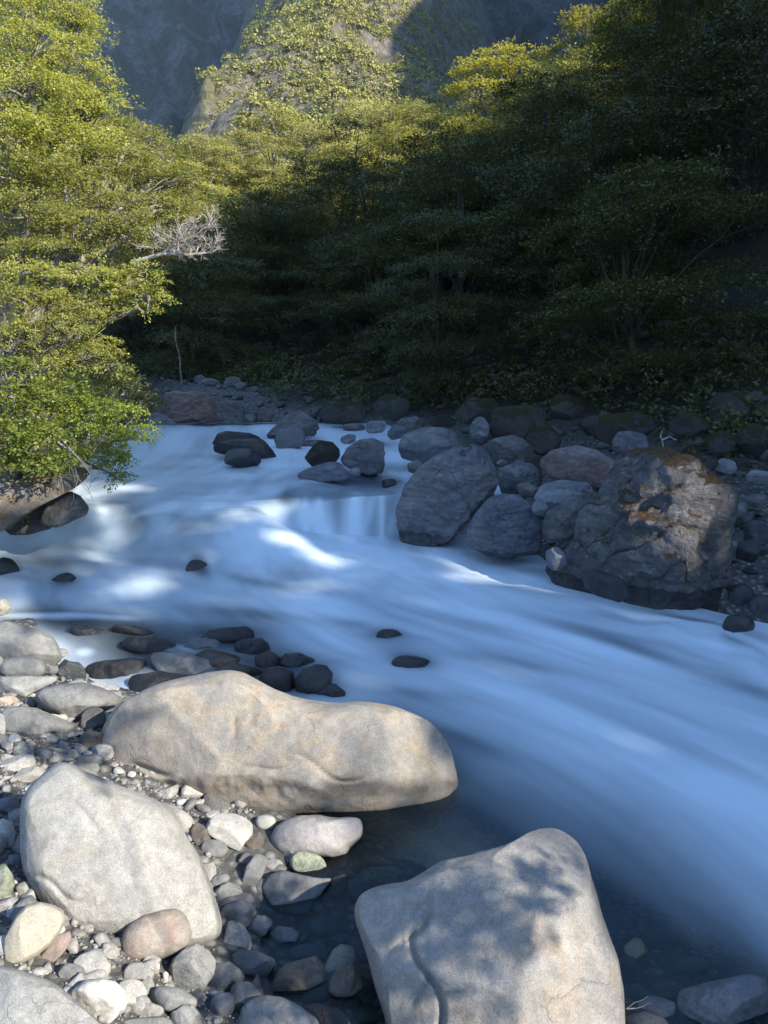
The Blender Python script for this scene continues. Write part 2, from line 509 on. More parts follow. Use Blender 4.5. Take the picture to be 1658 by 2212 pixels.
# standing waves, smoothed by the long exposure
z_off = (0.26 * gauss(500, 1160, 130, 50) + 0.17 * gauss(185, 1125, 38, 30) + 0.09 * gauss(340, 1140, 60, 22)
         + 0.07 * gauss(620, 1185, 90, 30, 20) + 0.10 * gauss(660, 1050, 60, 22) + 0.06 * gauss(60, 1270, 60, 20)
         - 0.10 * gauss(250, 1180, 60, 22) + 0.10 * gauss(1540, 1390, 60, 32, 18) + 0.10 * gauss(1440, 1375, 50, 28, 18) + 0.08 * gauss(1620, 1430, 40, 30, 18) + 0.05 * gauss(1300, 1335, 90, 22, 25)
         + 0.05 * gauss(640, 1360, 80, 22) + 0.05 * gauss(720, 1440, 60, 22) + 0.05 * gauss(330, 1270, 120, 22, 8)
         + 0.04 * gauss(760, 1290, 130, 20) + 0.05 * gauss(880, 1385, 60, 14) + 0.04 * gauss(450, 1210, 50, 16))
flow = np.stack([sF * 1.3, tF * 9, np.zeros_like(sF)], 1)
z_off = z_off + 0.020 * fbm(flow, 3, 5) * sstep(10.2, 8.0, sF) * sstep(0, 1, sF)
z_off = z_off + 0.012 * fbm(np.stack([sF * 3, tF * 14, np.zeros_like(sF)], 1), 2, 9) * sstep(8.6, 7.5, sF)
# the cascade on the right: the drop is packed into a short fall
fall = sstep(0.55, 0.76, tF + .02 * fbm(np.stack([sF * 2, tF * 6, tF * 0], 1), 2, 44))
zz = Wf[:, 2].copy()
top = zz * 0 + 0.76
k = np.clip(sF - 4.0, 0, 1)
zz = zz * (1 - fall * (k > 0) * (k < 1)) + fall * (k > 0) * (k < 1) * (0.76 + (0.235 - 0.76) * sstep(0.28, 0.74, k))
fallz = fall * sstep(0.2, 0.35, k) * sstep(0.98, 0.7, k)
zz = zz + z_off
Wf[:, 2] = zz

# foam: air in the water, plus bands painting hump shading and lip shadow
foam = 0.80 * sstep(0.2, 1.2, sF)
foam = np.maximum(foam, 0.25)
cut = lambda g, a: foam * (1 - a * g)
streak = fbm(np.stack([sF * 1.6 + 3 * tF, tF * 26, np.zeros_like(sF)], 1), 3, 21)
streak2 = fbm(np.stack([sF * 2.4, tF * 70, np.zeros_like(sF)], 1), 2, 31)
foam = cut(gauss(760, 1040, 150, 26), 0.85)
foam = cut(gauss(700, 1085, 110, 22), 0.45)
foam = cut(gauss(330, 1400, 230, 62, 6), 0.97)
foam = cut(gauss(180, 1345, 240, 34, 4), 0.8)
foam = cut(gauss(450, 1460, 150, 55, 6), 0.95)
foam = cut(gauss(520, 1325, 150, 16, 6), 0.55)
foam = cut(gauss(230, 1085, 70, 20), 0.25)
foam = cut(gauss(860, 1395, 110, 40, 15), 0.45)
foam = cut(gauss(620, 1420, 90, 40, 20), 0.45)
foam = cut(gauss(1180, 1345, 180, 14, 15), 0.2)
foam = cut(gauss(1420, 1420, 260, 22, 18), 0.3)
foam = cut(gauss(330, 1170, 60, 40, 0), 0.25)
foam = cut(gauss(1150, 1230, 260, 12, 12), 0.35)
for cx_, cy_, sx_, sy_, ro_, am_ in [(440, 1165, 75, 32, -10, .35), (300, 1145, 24, 26, 10, .5), (330, 1215, 90, 12, 12, .3), (120, 1215, 90, 16, 4, .45), (560, 1255, 120, 9, 10, .3),
                                     (700, 1075, 120, 14, 2, .5), (625, 1100, 16, 46, -12, .45), (730, 1110, 14, 34, 4, .4), (800, 1105, 12, 36, 0, .45), (845, 1120, 16, 44, 0, .5),
                                     (1400, 1415, 190, 15, 20, .5), (1600, 1475, 120, 18, 24, .45), (1500, 1345, 100, 9, 16, .5), (1200, 1290, 160, 10, 14, .35), (1000, 1345, 160, 12, 14, .3), (1150, 1440, 200, 12, 14, .3),
                                     (1350, 1560, 260, 20, 22, .35), (900, 1500, 120, 14, 6, .4), (1000, 1600, 120, 20, 20, .5), (760, 1345, 60, 12, 0, .35), (560, 1040, 100, 8, 0, .3), (450, 985, 90, 6, 0, .3), (360, 1010, 80, 6, 0, .3), (820, 960, 60, 7, 0, .5), (900, 1010, 60, 9, 0, .5)]:
    foam = cut(gauss(cx_, cy_, sx_, sy_, ro_), am_)  # some cuts paint hump shading and the shadow at the cascade lip
foam_bright = sum(a_ * gauss(x_, y_, sx_, sy_, r_) for x_, y_, sx_, sy_, r_, a_ in [(600, 1140, 14, 50, -55, .25), (640, 1185, 80, 10, 16, .3), (220, 1110, 12, 30, -20, .25), (340, 1105, 90, 8, -12, .2), (760, 1222, 130, 8, 6, .25), (700, 1050, 60, 5, 0, .3),
                                                  (1470, 1355, 70, 12, 16, .3), (1575, 1385, 60, 14, 20, .3), (1300, 1400, 200, 10, 16, .2), (600, 1005, 90, 5, 0, .2), (480, 1105, 70, 7, 0, .2), (660, 1120, 6, 30, 0, .4), (765, 1120, 7, 32, 0, .45), (690, 1110, 7, 30, 0, .3), (825, 1125, 6, 30, 0, .35),
                                                  (1330, 1322, 90, 8, 16, .25), (1560, 1375, 90, 10, 12, .35), (1180, 1262, 60, 7, 20, .2), (900, 1195, 80, 8, 6, .2), (1050, 1205, 60, 6, 6, .2)])
# quiet deep water along the near bank: a line from (930,1560) to (1700,2050)
dn = (dX - 930) * math.sin(R(32)) * -1 + (dY - 1560) * math.cos(R(32))
quiet = sstep(-190, 130, dn + 35 * streak) * sstep(700, 900, dX + 0.4 * (dY - 1500))
foam = foam * (1 - 0.97 * quiet)
foam = foam * (1 - sstep(1640, 1760, dY) * sstep(1000, 800, dX))
broad = fbm(np.stack([sF * 1.1 + 1.5 * tF, tF * 9, np.zeros_like(sF)], 1), 3, 51)
foam = foam + (0.20 * broad + 0.13 * streak + 0.05 * streak2) * sstep(0.03, 0.4, foam)
foam = np.maximum(foam, fallz * (0.62 + 0.30 * fbm(np.stack([sF * 2.2, tF * 42 + sF, np.zeros_like(sF)], 1), 3, 3)))
foam = np.maximum(foam, 0.55 * gauss(560, 1440, 90, 14, -8) * (0.6 + streak))
foam = np.maximum(foam, 0.50 * gauss(430, 1405, 120, 10, 4) * (0.7 + streak))
foam = np.maximum(foam, 0.85 * gauss(180, 1412, 30, 14) )
foam = np.maximum(foam, 0.8 * gauss(150, 1330, 220, 9, 1))
foam = foam + foam_bright  # bright bands paint lit hump edges besides real froth
for cx_, cy_, sx_, sy_, ro_, am_ in [(432, 1230, 30, 17, 38, .9), (136, 1256, 30, 20, -20, .75), (840, 1370, 34, 15, 5, .95), (893, 1426, 50, 15, 10, .9), (500, 1365, 80, 28, 0, .85), (670, 1470, 62, 36, 0, .85), (590, 1440, 50, 30, 0, .7)]:
    foam = foam * (1 - am_ * gauss(cx_, cy_, sx_, sy_, ro_))
foam = np.clip(foam, 0, 0.97)

# ------------------------------------------------------------------ ground heights
ctrl = []
for x, y, z in [(0, 1420, .42), (-200, 1500, .5), (0, 1600, .44), (150, 1560, .34), (220, 1480, .04), (0, 1900, .45), (0, 2200, .5), (-300, 1900, .6), (-300, 2300, .6),
                (250, 2100, .33), (450, 2170, .17), (420, 1760, .17), (300, 1650, .26), (540, 1880, .06), (545, 2100, .02), (700, 2150, -.05), (640, 1980, -.07),
                (760, 1830, -.06), (880, 1760, -.30), (600, 1800, .06), (700, 2320, .0), (1000, 2300, .0), (1400, 2230, -.07), (1620, 2230, -.05), (1500, 2080, -.17),
                (1200, 1900, -.5), (1500, 1850, -.8), (1650, 1700, -.8), (1300, 1500, -.7), (950, 1620, -.5), (900, 1400, -.4), (560, 1440, -.15), (300, 1450, -.06), (400, 1500, -.05), (380, 1430, -.1),
                (200, 1400, -.05), (60, 1340, .18), (-200, 1330, .2), (-100, 1250, .0), (200, 1230, -.1), (600, 1250, -.3), (1000, 1250, -.3), (300, 1100, .3),
                (60, 1140, .05), (130, 1115, .1), (600, 1000, .5), (330, 925, .75), (280, 950, .7), (500, 940, .6), (700, 1060, .55), (700, 1120, -.05)]:
    p = onz(x, y, z)
    ctrl.append((p[0], p[1], z))
# right bank and left bank, in metres
for x, y, z in [(1.9, 10.6, .35), (2.6, 9.4, .35), (3.1, 8.2, .3), (4.3, 7.2, .25), (5.6, 6.0, .2), (7.5, 5.0, .3), (9.0, 9.0, 1.1), (6.0, 10.0, .9), (4.5, 12.0, .95), (3.2, 14.5, .95), (1.9, 17.5, 1.1),
                (0.5, 19.5, 1.2), (-2, 21.5, 1.3), (-4.5, 21.5, 1.5), (1.5, 13.2, .8), (12, 6, 1.6), (10, 2, .8),
                (-5.2, 9.2, 1.5), (-5.0, 8.3, 0.9), (-6.5, 10, 2.4), (-6.6, 14, 2.0), (-7.4, 17.5, 1.7), (-9, 12, 3.6), (-8, 21, 2.4), (-12, 9, 4.4), (-8, 6.0, 1.8), (-7.0, 4.0, 0.9),
                (0, 0, .55), (-3, 0, .7), (3, 0, .35), (0, -4, .8), (5, -2, .5), (-5, -4, 1.2), (-8, 1, 1.4), (0, -12, 2), (10, -8, 2), (-12, -8, 3.5)]:
    ctrl.append((x, y, z))
# foot of the wooded slope, crest range and steepness by azimuth (points of the photo across)
AZX = np.array([-400, 100, 300, 500, 700, 900, 1100, 1380, 1520, 1658, 2200, 3000])
FOOT = np.array([24, 25, 27, 25, 21.5, 19.5, 17.5, 15.0, 14, 13.0, 11.5, 12])
SLP = np.array([.36, .31, .26, .26, .285, .315, .38, .49, .62, .70, .74, .74])
CRT = np.array([90, 90, 84, 70, 60, 51, 43, 42, 70, 110, 110, 110])
azs = np.arctan((AZX * K - 384) / FPX)


def hill(x, y):
    r = np.hypot(x, y); a = np.arctan2(x, np.maximum(y, 1e-3))
    a = np.where(y <= 0, np.sign(x) * 1.5, a)
    f = np.interp(a, azs, FOOT); s_ = np.interp(a, azs, SLP); c = np.interp(a, azs, CRT)
    d = np.maximum(r - f, 0)
    up = np.minimum(d, c - f) * s_ - np.maximum(r - c, 0) * 0.25
    return 1.25 + up * (1 - np.exp(-d / 2.5))


for az in np.radians([-26, -18, -10, -3, 4, 11, 18, 25, 34, 50]):
    for rr in (26, 32, 40):
        if rr < np.interp(az, azs, FOOT) + 0.5: continue
        x, y = rr * math.sin(az), rr * math.cos(az)
        ctrl.append((x, y, float(hill(np.array([x]), np.array([y]))[0])))
ctrl = np.array(ctrl)


def _fit():
    P = ctrl[:, :2]; n = len(P)
    D = np.hypot(P[:, None, 0] - P[None, :, 0], P[:, None, 1] - P[None, :, 1])
    A = np.zeros((n + 3, n + 3)); A[:n, :n] = -D + np.eye(n) * -0.02
    Q = np.hstack([np.ones((n, 1)), P]); A[:n, n:] = Q; A[n:, :n] = Q.T
    b = np.zeros(n + 3); b[:n] = ctrl[:, 2]
    return np.linalg.solve(A, b)


_w = _fit()


def G(x, y):
    x = np.asarray(x, float); y = np.asarray(y, float); sh = x.shape
    x = x.ravel(); y = y.ravel(); out = np.zeros(len(x)); n = len(ctrl)
    for i in range(0, len(x), 40000):
        xs, ys = x[i:i + 40000], y[i:i + 40000]
        D = np.hypot(xs[:, None] - ctrl[None, :, 0], ys[:, None] - ctrl[None, :, 1])
        out[i:i + 40000] = -D @ _w[:n] + _w[n] + _w[n + 1] * xs + _w[n + 2] * ys
    r = np.hypot(x, y)
    k_ = sstep(26, 38, r) * (y > 5)
    back = sstep(5, -5, y) * sstep(12, 30, r)
    out = out * (1 - k_) + hill(x, y) * k_
    out = out * (1 - back) + back * (1.2 + 0.05 * np.minimum(r, 60))
    return out.reshape(sh)


def Gn(x, y):
    p = np.stack([x, y, np.zeros_like(x)], 1)
    r = np.hypot(x, y)
    return G(x, y) + 0.035 * fbm(p * 1.6, 4, 2) * sstep(1, 6, r) + 0.012 * fbm(p * 9, 2, 4) + sstep(25, 60, r) * 1.5 * fbm(p * 0.08, 3, 8)


def hit(dx, dy):
    r = ray(dx, dy)
    t = np.geomspace(0.8, 140, 900)
    P = CAMP + r * t[:, None]
    g = G(P[:, 0], P[:, 1])
    below = np.nonzero(P[:, 2] < g)[0]
    i = below[0] if len(below) else len(t) - 1
    return P[i], t[i]


def build_ground():
    az = np.concatenate([np.radians(np.linspace(-180, -50, 40, endpoint=False)), np.radians(np.linspace(-50, 50, 300)), np.radians(np.linspace(50, 180, 41)[1:])])
    rr = np.concatenate([[0.02], np.geomspace(0.4, 120, 230), [160, 240, 400, 800, 1500]])
    A, Q = np.meshgrid(az, rr, indexing='ij')
    x = (Q * np.sin(A)).ravel(); y = (Q * np.cos(A)).ravel()
    z = Gn(x, y)
    r = np.hypot(x, y)
    z = np.where(r > 125, np.minimum(z, 12), z)
    V = np.stack([x, y, z], 1)
    na, nr = A.shape
    i, j = np.meshgrid(np.arange(na - 1), np.arange(nr - 1), indexing='ij')
    a = (i * nr + j).ravel()
    F = np.stack([a, a + 1, a + nr + 1, a + nr], 1)
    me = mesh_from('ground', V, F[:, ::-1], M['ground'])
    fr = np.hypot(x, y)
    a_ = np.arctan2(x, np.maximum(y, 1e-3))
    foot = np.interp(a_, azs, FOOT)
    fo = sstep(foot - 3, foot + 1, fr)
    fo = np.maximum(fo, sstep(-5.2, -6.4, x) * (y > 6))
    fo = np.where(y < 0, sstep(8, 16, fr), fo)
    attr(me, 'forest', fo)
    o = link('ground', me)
    tag(o, 'stony valley floor and wooded slope around the stream', kind='structure')


build_ground()

gz = G(Wf[:, 0], Wf[:, 1])
depth = np.clip((Wf[:, 2] - gz), 0, 3)


def build_water():
    i, j = np.meshgrid(np.arange(NS - 1), np.arange(NT - 1), indexing='ij')
    a = (i * NT + j).ravel()
    F = np.stack([a, a + 1, a + NT + 1, a + NT], 1)
    me = mesh_from('stream', Wf, F[:, ::-1], M['water'])
    attr(me, 'foam', foam)
    attr(me, 'depth', 1 - np.exp(-np.maximum(depth - 0.06, 0) * 2.0))
    o = link('stream', me)
    tag(o, 'silky blue-white mountain stream running between the boulders', kind='structure')


build_water()

# ------------------------------------------------------------------ stones
_ico = {}


def ico(sub):
    if sub not in _ico:
        bm = bmesh.new()
        bmesh.ops.create_icosphere(bm, subdivisions=sub, radius=1)
        V = np.array([v.co[:] for v in bm.verts]); F = np.array([[v.index for v in f.verts] for f in bm.faces])
        bm.free()
        V /= np.linalg.norm(V, axis=1)[:, None]
        _ico[sub] = (V, F)
    return _ico[sub]


def ell(cx, cy, rx, ry, rot=0, seed=0, jag=0.10, n=22):
    r_ = np.random.default_rng(seed + 991)
    t = np.linspace(0, 2 * math.pi, n, endpoint=False)
    ph = r_.uniform(0, 6.28, 4); am = r_.uniform(0.4, 1, 4) * jag
    k = 1 + am[0] * np.cos(2 * t + ph[0]) * 0.7 + am[1] * np.cos(3 * t + ph[1]) * 0.6 + am[2] * np.cos(5 * t + ph[2]) * 0.35 + am[3] * np.cos(7 * t + ph[3]) * .2
    # a softly squared ellipse
    e = (np.abs(np.cos(t)) ** 2.5 + np.abs(np.sin(t)) ** 2.5) ** (-1 / 2.5)
    x, y = rx * e * k * np.cos(t), ry * e * k * np.sin(t)
    if jag >= .1:      # a broken stone: few corners, straight sides
        m_ = int(r_.integers(8, 12))
        t = (np.arange(m_) + r_.uniform(-.32, .32, m_)) * 2 * math.pi / m_
        e = (np.abs(np.cos(t)) ** 2.3 + np.abs(np.sin(t)) ** 2.3) ** (-1 / 2.3) * r_.uniform(.88, 1.10, m_)
        x, y = rx * e * np.cos(t), ry * e * np.sin(t)
    c, s = math.cos(R(rot)), math.sin(R(rot))
    return [(cx + a * c + b * s, cy - a * s + b * c) for a, b in zip(x, y)]


def tr(pts, sc, ox, oy):
    return [(x * sc + ox, y * sc + oy) for x, y in pts]


A_ = lambda p: tr(p, .5, 0, 1260)
B_ = lambda p: tr(p, .56, 729.5, 1260)
C_ = lambda p: tr(p, .24, 0, 1260)
D_ = lambda p: tr(p, .5, 199, 1392.7)
E3 = lambda p: tr(p, .64, 597, 796)
E6 = lambda p: tr(p, .4, 630, 829)
E7 = lambda p: tr(p, .32, 265, 729.5)
rock_count = [0]


def norm3(v):
    v = np.asarray(v, float)
    return v / np.linalg.norm(v)


def rock(pts, mat, label, name='boulder', group=None, thick=0.85, sub=5, cuts=4, rough=0.05, box=2.6, depth=None, base=0.55, seed=None, sharp=0.0, strata=0.0,
         back=0.0, cutr=(0.68, 0.9), tilt=0.0, carve=None, water=False):
    rock_count[0] += 1
    seed = rock_count[0] * 13 if seed is None else seed
    rg = np.random.default_rng(seed)
    P = np.array(pts, float)
    cx, cy = (P[:, 0].min() + P[:, 0].max()) / 2, (P[:, 1].min() + P[:, 1].max()) / 2
    hy = (P[:, 1].max() - P[:, 1].min()) / 2
    if water:
        wi = np.argmin((dX - cx) ** 2 + (dY - (cy + hy * base)) ** 2 + (dD < 0) * 1e9)
        depth = dD[wi]
    elif depth is None:
        _, t = hit(cx, cy + hy * base)
        depth = t + back
    if name == 'stone' and cuts >= 3:
        cuts += 4; cutr = (.58, .86); sharp = max(sharp, .02)
    if depth > 7.5 and cutr == (0.68, 0.9):
        cuts += 5; cutr = (.56, .86); box = 3.0
    if sub == 5 and hy < 50: sub = 4
    if sub == 6 and hy < 50: sub = 5
    c0 = at(cx, cy, depth)
    v = ray(cx, cy); v = v / np.linalg.norm(v)
    a = np.array([v[1], -v[0], 0]); a /= np.linalg.norm(a)
    b = np.cross(a, v); c = -v
    # silhouette in the plane through the centre, facing the viewpoint of the survey
    q = np.array([ray(x, y) for x, y in P])
    tq = ((c0 - CAMP) @ v) / (q @ v)
    W_ = CAMP + q * tq[:, None] - c0
    X, Y = W_ @ a, W_ @ b
    # densify then radius by angle
    X2, Y2 = [], []
    for i in range(len(X)):
        j = (i + 1) % len(X)
        for f in np.linspace(0, 1, 9)[:-1]:
            X2.append(X[i] * (1 - f) + X[j] * f); Y2.append(Y[i] * (1 - f) + Y[j] * f)
    X2, Y2 = np.array(X2), np.array(Y2)
    th, rad = np.arctan2(Y2, X2), np.hypot(X2, Y2)
    o = np.argsort(th); th, rad = th[o], rad[o]
    grid = np.linspace(-math.pi, math.pi, 181)
    rg_ = np.interp(grid, np.concatenate([th - 2 * math.pi, th, th + 2 * math.pi]), np.tile(rad, 3))
    ker = np.array([1, 3, 4, 3, 1.]); ker /= ker.sum()
    rg_ = np.convolve(np.concatenate([rg_[-5:-1], rg_, rg_[1:5]]), ker, 'same')[4:-4]
    V0, F = ico(sub)
    d = V0
    cphi = d[:, 2]; sphi = np.hypot(d[:, 0], d[:, 1])
    e = (sphi ** box + np.abs(cphi) ** box) ** (-1 / box)
    sphi, cphi = sphi * e, cphi * e
    theta = np.arctan2(d[:, 1], d[:, 0])
    r2 = np.interp(theta, grid, rg_)
    sx = (X2.max() - X2.min()) / 2; sy = (Y2.max() - Y2.min()) / 2
    size = (sx + sy) / 2
    T = thick * min(size, 1.5 * min(sx, sy))
    pl = np.stack([r2 * sphi * np.cos(theta), r2 * sphi * np.sin(theta), T * cphi], 1)
    # flat faces broken or worn off, front and back, outline kept
    for _ in range(cuts):
        n = rg.normal(size=3) * [1, 1, 1.0]; n[2] = (abs(n[2]) + 0.9) * rg.choice([1, 1, -1]); n /= np.linalg.norm(n)
        ext = (pl @ n).max()
        h = ext * rg.uniform(*cutr)
        ov = pl @ n - h
        k = np.where(ov > 0, ov, 0)
        pl = pl - (k * rg.uniform(0.75, 0.97))[:, None] * n
    q = pl / size
    nrm = q / np.maximum(np.linalg.norm(q, axis=1), 1e-6)[:, None]
    hi = 3 if sub < 6 else 6
    dis = rough * (fbm(q * 1.7 + seed, hi, seed) * 1.0 + 0.35 * fbm(q * 5.5 + seed, hi - 1, seed + 5))
    if sharp:
        dis = dis + sharp * 0.5 * (ridged(q * np.array([1.6, 1.6, 1.6]) + seed, hi, seed + 3) - 0.8)
    if strata:
        ax = norm3(rg.normal(size=3) * [1, .6, .5])
        sd_ = q @ ax * rg.uniform(4, 6) + .7 * fbm(q * 1.5 + seed, 3, seed + 8)
        fr_ = sd_ - np.floor(sd_)
        dis = dis + strata * (np.minimum(fr_ * 1.25, (1 - fr_) * 5) - .5) * (.5 + .8 * np.clip(fbm(q * 1.3, 2, seed + 4) + .4, 0, 1))
        sd2 = q @ norm3(np.cross(ax, [.3, .5, .8])) * 3.1 + .8 * fbm(q * 1.2 + 3, 3, seed + 9)
        f2 = np.abs(sd2 - np.round(sd2))
        dis = dis - strata * .9 * np.exp(-(f2 / .035) ** 2)
    # keep the outline: displace less at the rim
    keep = 1 - 0.55 * np.clip(sphi, 0, 1) ** 6
    pl = pl + nrm * (dis * keep * size)[:, None]
    if carve is not None:
        pl = carve(pl, size, np.array([[x, y] for x, y in zip(pl[:, 0], pl[:, 1])]))
    Wd = pl[:, :1] * a + pl[:, 1:2] * b + pl[:, 2:] * c
    me = mesh_from(name, Wd, F, M[mat])
    o = link(name, me, loc=c0)
    tag(o, label, 'boulder' if name == 'boulder' else ('rock' if name == 'rock' else 'stone'), group)
    return o


def crease(px, py, ang, length, depth_, width, c0xy, scale):
    """a groove of the given direction, in the stone's own face plane"""
    ca, sa = math.cos(R(ang)), math.sin(R(ang))

    def f(pl, size, xy):
        x = (xy[:, 0] - px * size); y = (xy[:, 1] - py * size)
        u = x * ca + y * sa; v = -x * sa + y * ca
        v = v + 0.06 * size * np.sin(u / size * 9 + px * 20)
        g = np.exp(-(v / (width * size)) ** 2) * np.exp(-(u / (length * size)) ** 4) * (pl[:, 2] > 0)
        pl = pl.copy(); pl[:, 2] -= g * depth_ * size
        return pl
    return f


def chain(*fs):
    def f(pl, size, xy):
        for g in fs: pl = g(pl, size, xy)
        return pl
    return f


def ledge(y0, slope, amount, width, x0=-9, x1=9, wob=0.05):
    """below the line the face steps back: an undercut with a broken edge"""
    def f(pl, size, xy):
        x, y = xy[:, 0] / size, xy[:, 1] / size
        p3 = np.stack([x * 4, y * 4, x * 0], 1)
        l = y - (y0 + slope * x) + wob * fbm(p3, 4, 77)
        g = sstep(width, -width, l) * sstep(x0 - .1, x0 + .1, x) * sstep(x1 + .1, x1 - .1, x) * (pl[:, 2] > 0)
        pl = pl.copy(); pl[:, 2] -= g * amount * size
        return pl
    return f


# ---- the large stones of the near bank
rock(D_([(14, 420), (30, 350), (90, 290), (200, 220), (300, 170), (400, 145), (500, 125), (590, 108), (650, 118), (720, 155), (790, 195), (860, 222), (930, 238), (1020, 250), (1080, 252), (1150, 242), (1250, 255), (1350, 285), (1440, 325), (1500, 380), (1540, 450), (1560, 530), (1575, 610), (1600, 665), (1560, 695), (1500, 715), (1350, 735), (1200, 748), (1100, 752), (1000, 745), (800, 750), (700, 745), (600, 725), (500, 700), (400, 670), (300, 630), (200, 580), (130, 530), (60, 480), (20, 445)]),
     'cream', 'long cream boulder across the bank, humped at its left and low at its right', sub=7, cuts=5, rough=0.022, thick=0.62, box=2.5, sharp=0.014, base=0.62, seed=41, cutr=(.72, .92),
     carve=chain(ledge(-0.30, -0.06, 0.09, 0.07, -1.3, 1.5, 0.05), crease(-0.30, 0.16, -62, .06, .03, .012, 0, 0), crease(0.12, -.08, 15, .3, .02, .015, 0, 0), crease(-.95, -.12, 5, .16, .035, .022, 0, 0), crease(1.2, .05, -75, .2, .02, .015, 0, 0), crease(.35, -.2, -15, .25, .03, .014, 0, 0)))
rock(A_([(100, 920), (122, 880), (180, 830), (225, 785), (262, 768), (300, 770), (322, 795), (420, 830), (520, 870), (620, 910), (690, 945), (740, 985), (780, 1040), (800, 1090), (850, 1160), (880, 1220), (915, 1310), (940, 1400), (962, 1480), (945, 1530), (860, 1565), (780, 1575), (650, 1560), (520, 1540), (400, 1530), (320, 1520), (270, 1490), (220, 1420), (180, 1370), (140, 1310), (105, 1250), (90, 1150), (88, 1050), (92, 970)]),
     'white', 'large smooth white boulder with grey flecks, widest of the pale stones at lower left', sub=7, cuts=8, rough=0.018, thick=0.62, box=2.4, seed=52, cutr=(.8, .94), base=0.5,
     carve=chain(crease(-.65, -.16, -28, .32, .035, .03, 0, 0), crease(-.23, -.61, -38, .16, .035, .014, 0, 0), crease(.1, .35, 12, .25, .012, .02, 0, 0), crease(-.35, .45, -35, .3, .02, .03, 0, 0), crease(.75, -.35, 65, .12, .02, .02, 0, 0)))
rock(B_([(60, 1260), (75, 1210), (120, 1178), (200, 1160), (270, 1150), (330, 1110), (400, 1070), (500, 1050), (600, 1025), (680, 995), (740, 960), (790, 942), (830, 938), (870, 950), (910, 980), (935, 1010), (950, 1060), (970, 1140), (990, 1200), (1020, 1290), (1050, 1370), (1080, 1450), (1100, 1560), (1105, 1700), (1100, 1850), (900, 1930), (400, 1930), (250, 1850), (200, 1750), (180, 1650), (150, 1560), (120, 1450), (90, 1360), (70, 1310)]),
     'tan', 'large tan granite boulder with a pointed top and split left face, at the water edge', sub=7, cuts=9, rough=0.020, thick=0.6, box=2.6, sharp=0.012, seed=63, base=0.45, cutr=(.74, .93),
     carve=chain(crease(-.40, -.32, -70, .5, .085, .022, 0, 0), crease(-.60, .10, 60, .25, .06, .025, 0, 0), crease(-.5, -.25, 35, .12, .04, .02, 0, 0), crease(.25, .35, -75, .12, .015, .01, 0, 0)))
rock(A_([(520, 1560), (530, 1510), (560, 1470), (620, 1430), (700, 1408), (760, 1405), (790, 1420), (815, 1460), (828, 1510), (815, 1560), (770, 1595), (700, 1620), (620, 1635), (560, 1630), (530, 1605)]),
     'pink', 'rounded pink and cream stone resting against the foot of the large white boulder', 'stone', sub=6, cuts=2, rough=0.025, thick=0.8, base=0.7)
rock(A_([(20, 1530), (40, 1490), (70, 1430), (110, 1390), (170, 1373), (230, 1385), (275, 1410), (282, 1450), (265, 1500), (220, 1560), (160, 1610), (90, 1645), (40, 1650), (20, 1630), (15, 1580)]),
     'beige', 'smooth beige oval stone leaning on the lower left corner of the white boulder', 'stone', sub=6, cuts=2, rough=0.02, thick=0.85, base=0.7)
rock(A_([(-160, 1700), (-60, 1655), (0, 1645), (60, 1662), (150, 1690), (230, 1725), (310, 1790), (360, 1840), (420, 1890), (470, 1950), (500, 2050), (300, 2150), (-100, 2150)]),
     'palegrey', 'broad pale slab with a grey stained hollow, cut off by the bottom left corner', sub=6, cuts=4, rough=0.04, thick=0.5, sharp=0.015, base=0.2)
rock(A_([(883, 1060), (900, 1020), (940, 990), (1010, 990), (1070, 1010), (1098, 1040), (1095, 1080), (1060, 1120), (1035, 1160), (1010, 1150), (950, 1120), (905, 1090)]),
     'white', 'blocky off-white stone under the left half of the long cream boulder', 'stone', sub=6, cuts=5, rough=0.03)
rock(A_(ell(1147, 1031, 45, 33, 0, 3, .03)), 'white', 'small egg-shaped white stone tucked under the long cream boulder', 'stone', sub=5, cuts=0, rough=0.015)
rock(A_([(1165, 1110), (1190, 1050), (1230, 1020), (1290, 1000), (1380, 1000), (1450, 1010), (1510, 1008), (1555, 1012), (1567, 1050), (1560, 1095), (1520, 1130), (1500, 1170), (1440, 1190), (1380, 1185), (1300, 1180), (1220, 1180), (1180, 1150)]),
     'wetwhite', 'pale stone with a wet dark lower edge, half in the pool below the cream boulder', 'stone', sub=6, cuts=2, rough=0.04)
rock(A_(ell(1330, 1215, 80, 56, -22, 5, .06)), 'green', 'small pale green ribbed stone on top of a flat grey one', 'stone', sub=5, cuts=3, rough=0.05, sharp=0.05)
rock(A_(ell(1188, 1217, 48, 30, 0, 6)), 'white', 'little rough white stone left of the green ribbed one', 'stone', sub=5, rough=0.07)
rock(A_([(1040, 1305), (1060, 1220), (1100, 1170), (1150, 1150), (1165, 1180), (1140, 1250), (1100, 1320), (1060, 1335)]), 'grey', 'slender grey-brown stone standing on edge below the off-white block', 'stone', cuts=4)
rock(A_([(1130, 1310), (1160, 1260), (1210, 1235), (1300, 1258), (1400, 1275), (1440, 1265), (1400, 1320), (1355, 1390), (1330, 1425), (1250, 1432), (1160, 1405)]), 'grey', 'flat-topped grey stone under the green one, its front in deep shade', 'stone', sub=6, cuts=4, rough=0.03)
rock(A_(ell(1440, 1312, 88, 40, 32, 8)), 'wet', 'dark wet stone wedged between the flat grey stone and the pool', 'stone', cuts=4)
rock(A_(ell(1590, 1205, 78, 46, 4, 9)), 'brown', 'brown wet dome-shaped stone in the pool, touched by the sun', 'stone', cuts=3)
rock(A_(ell(1640, 1275, 110, 60, 5, 10)), 'green', 'pale green slab just behind the tan granite boulder', 'stone', cuts=5, sub=6)
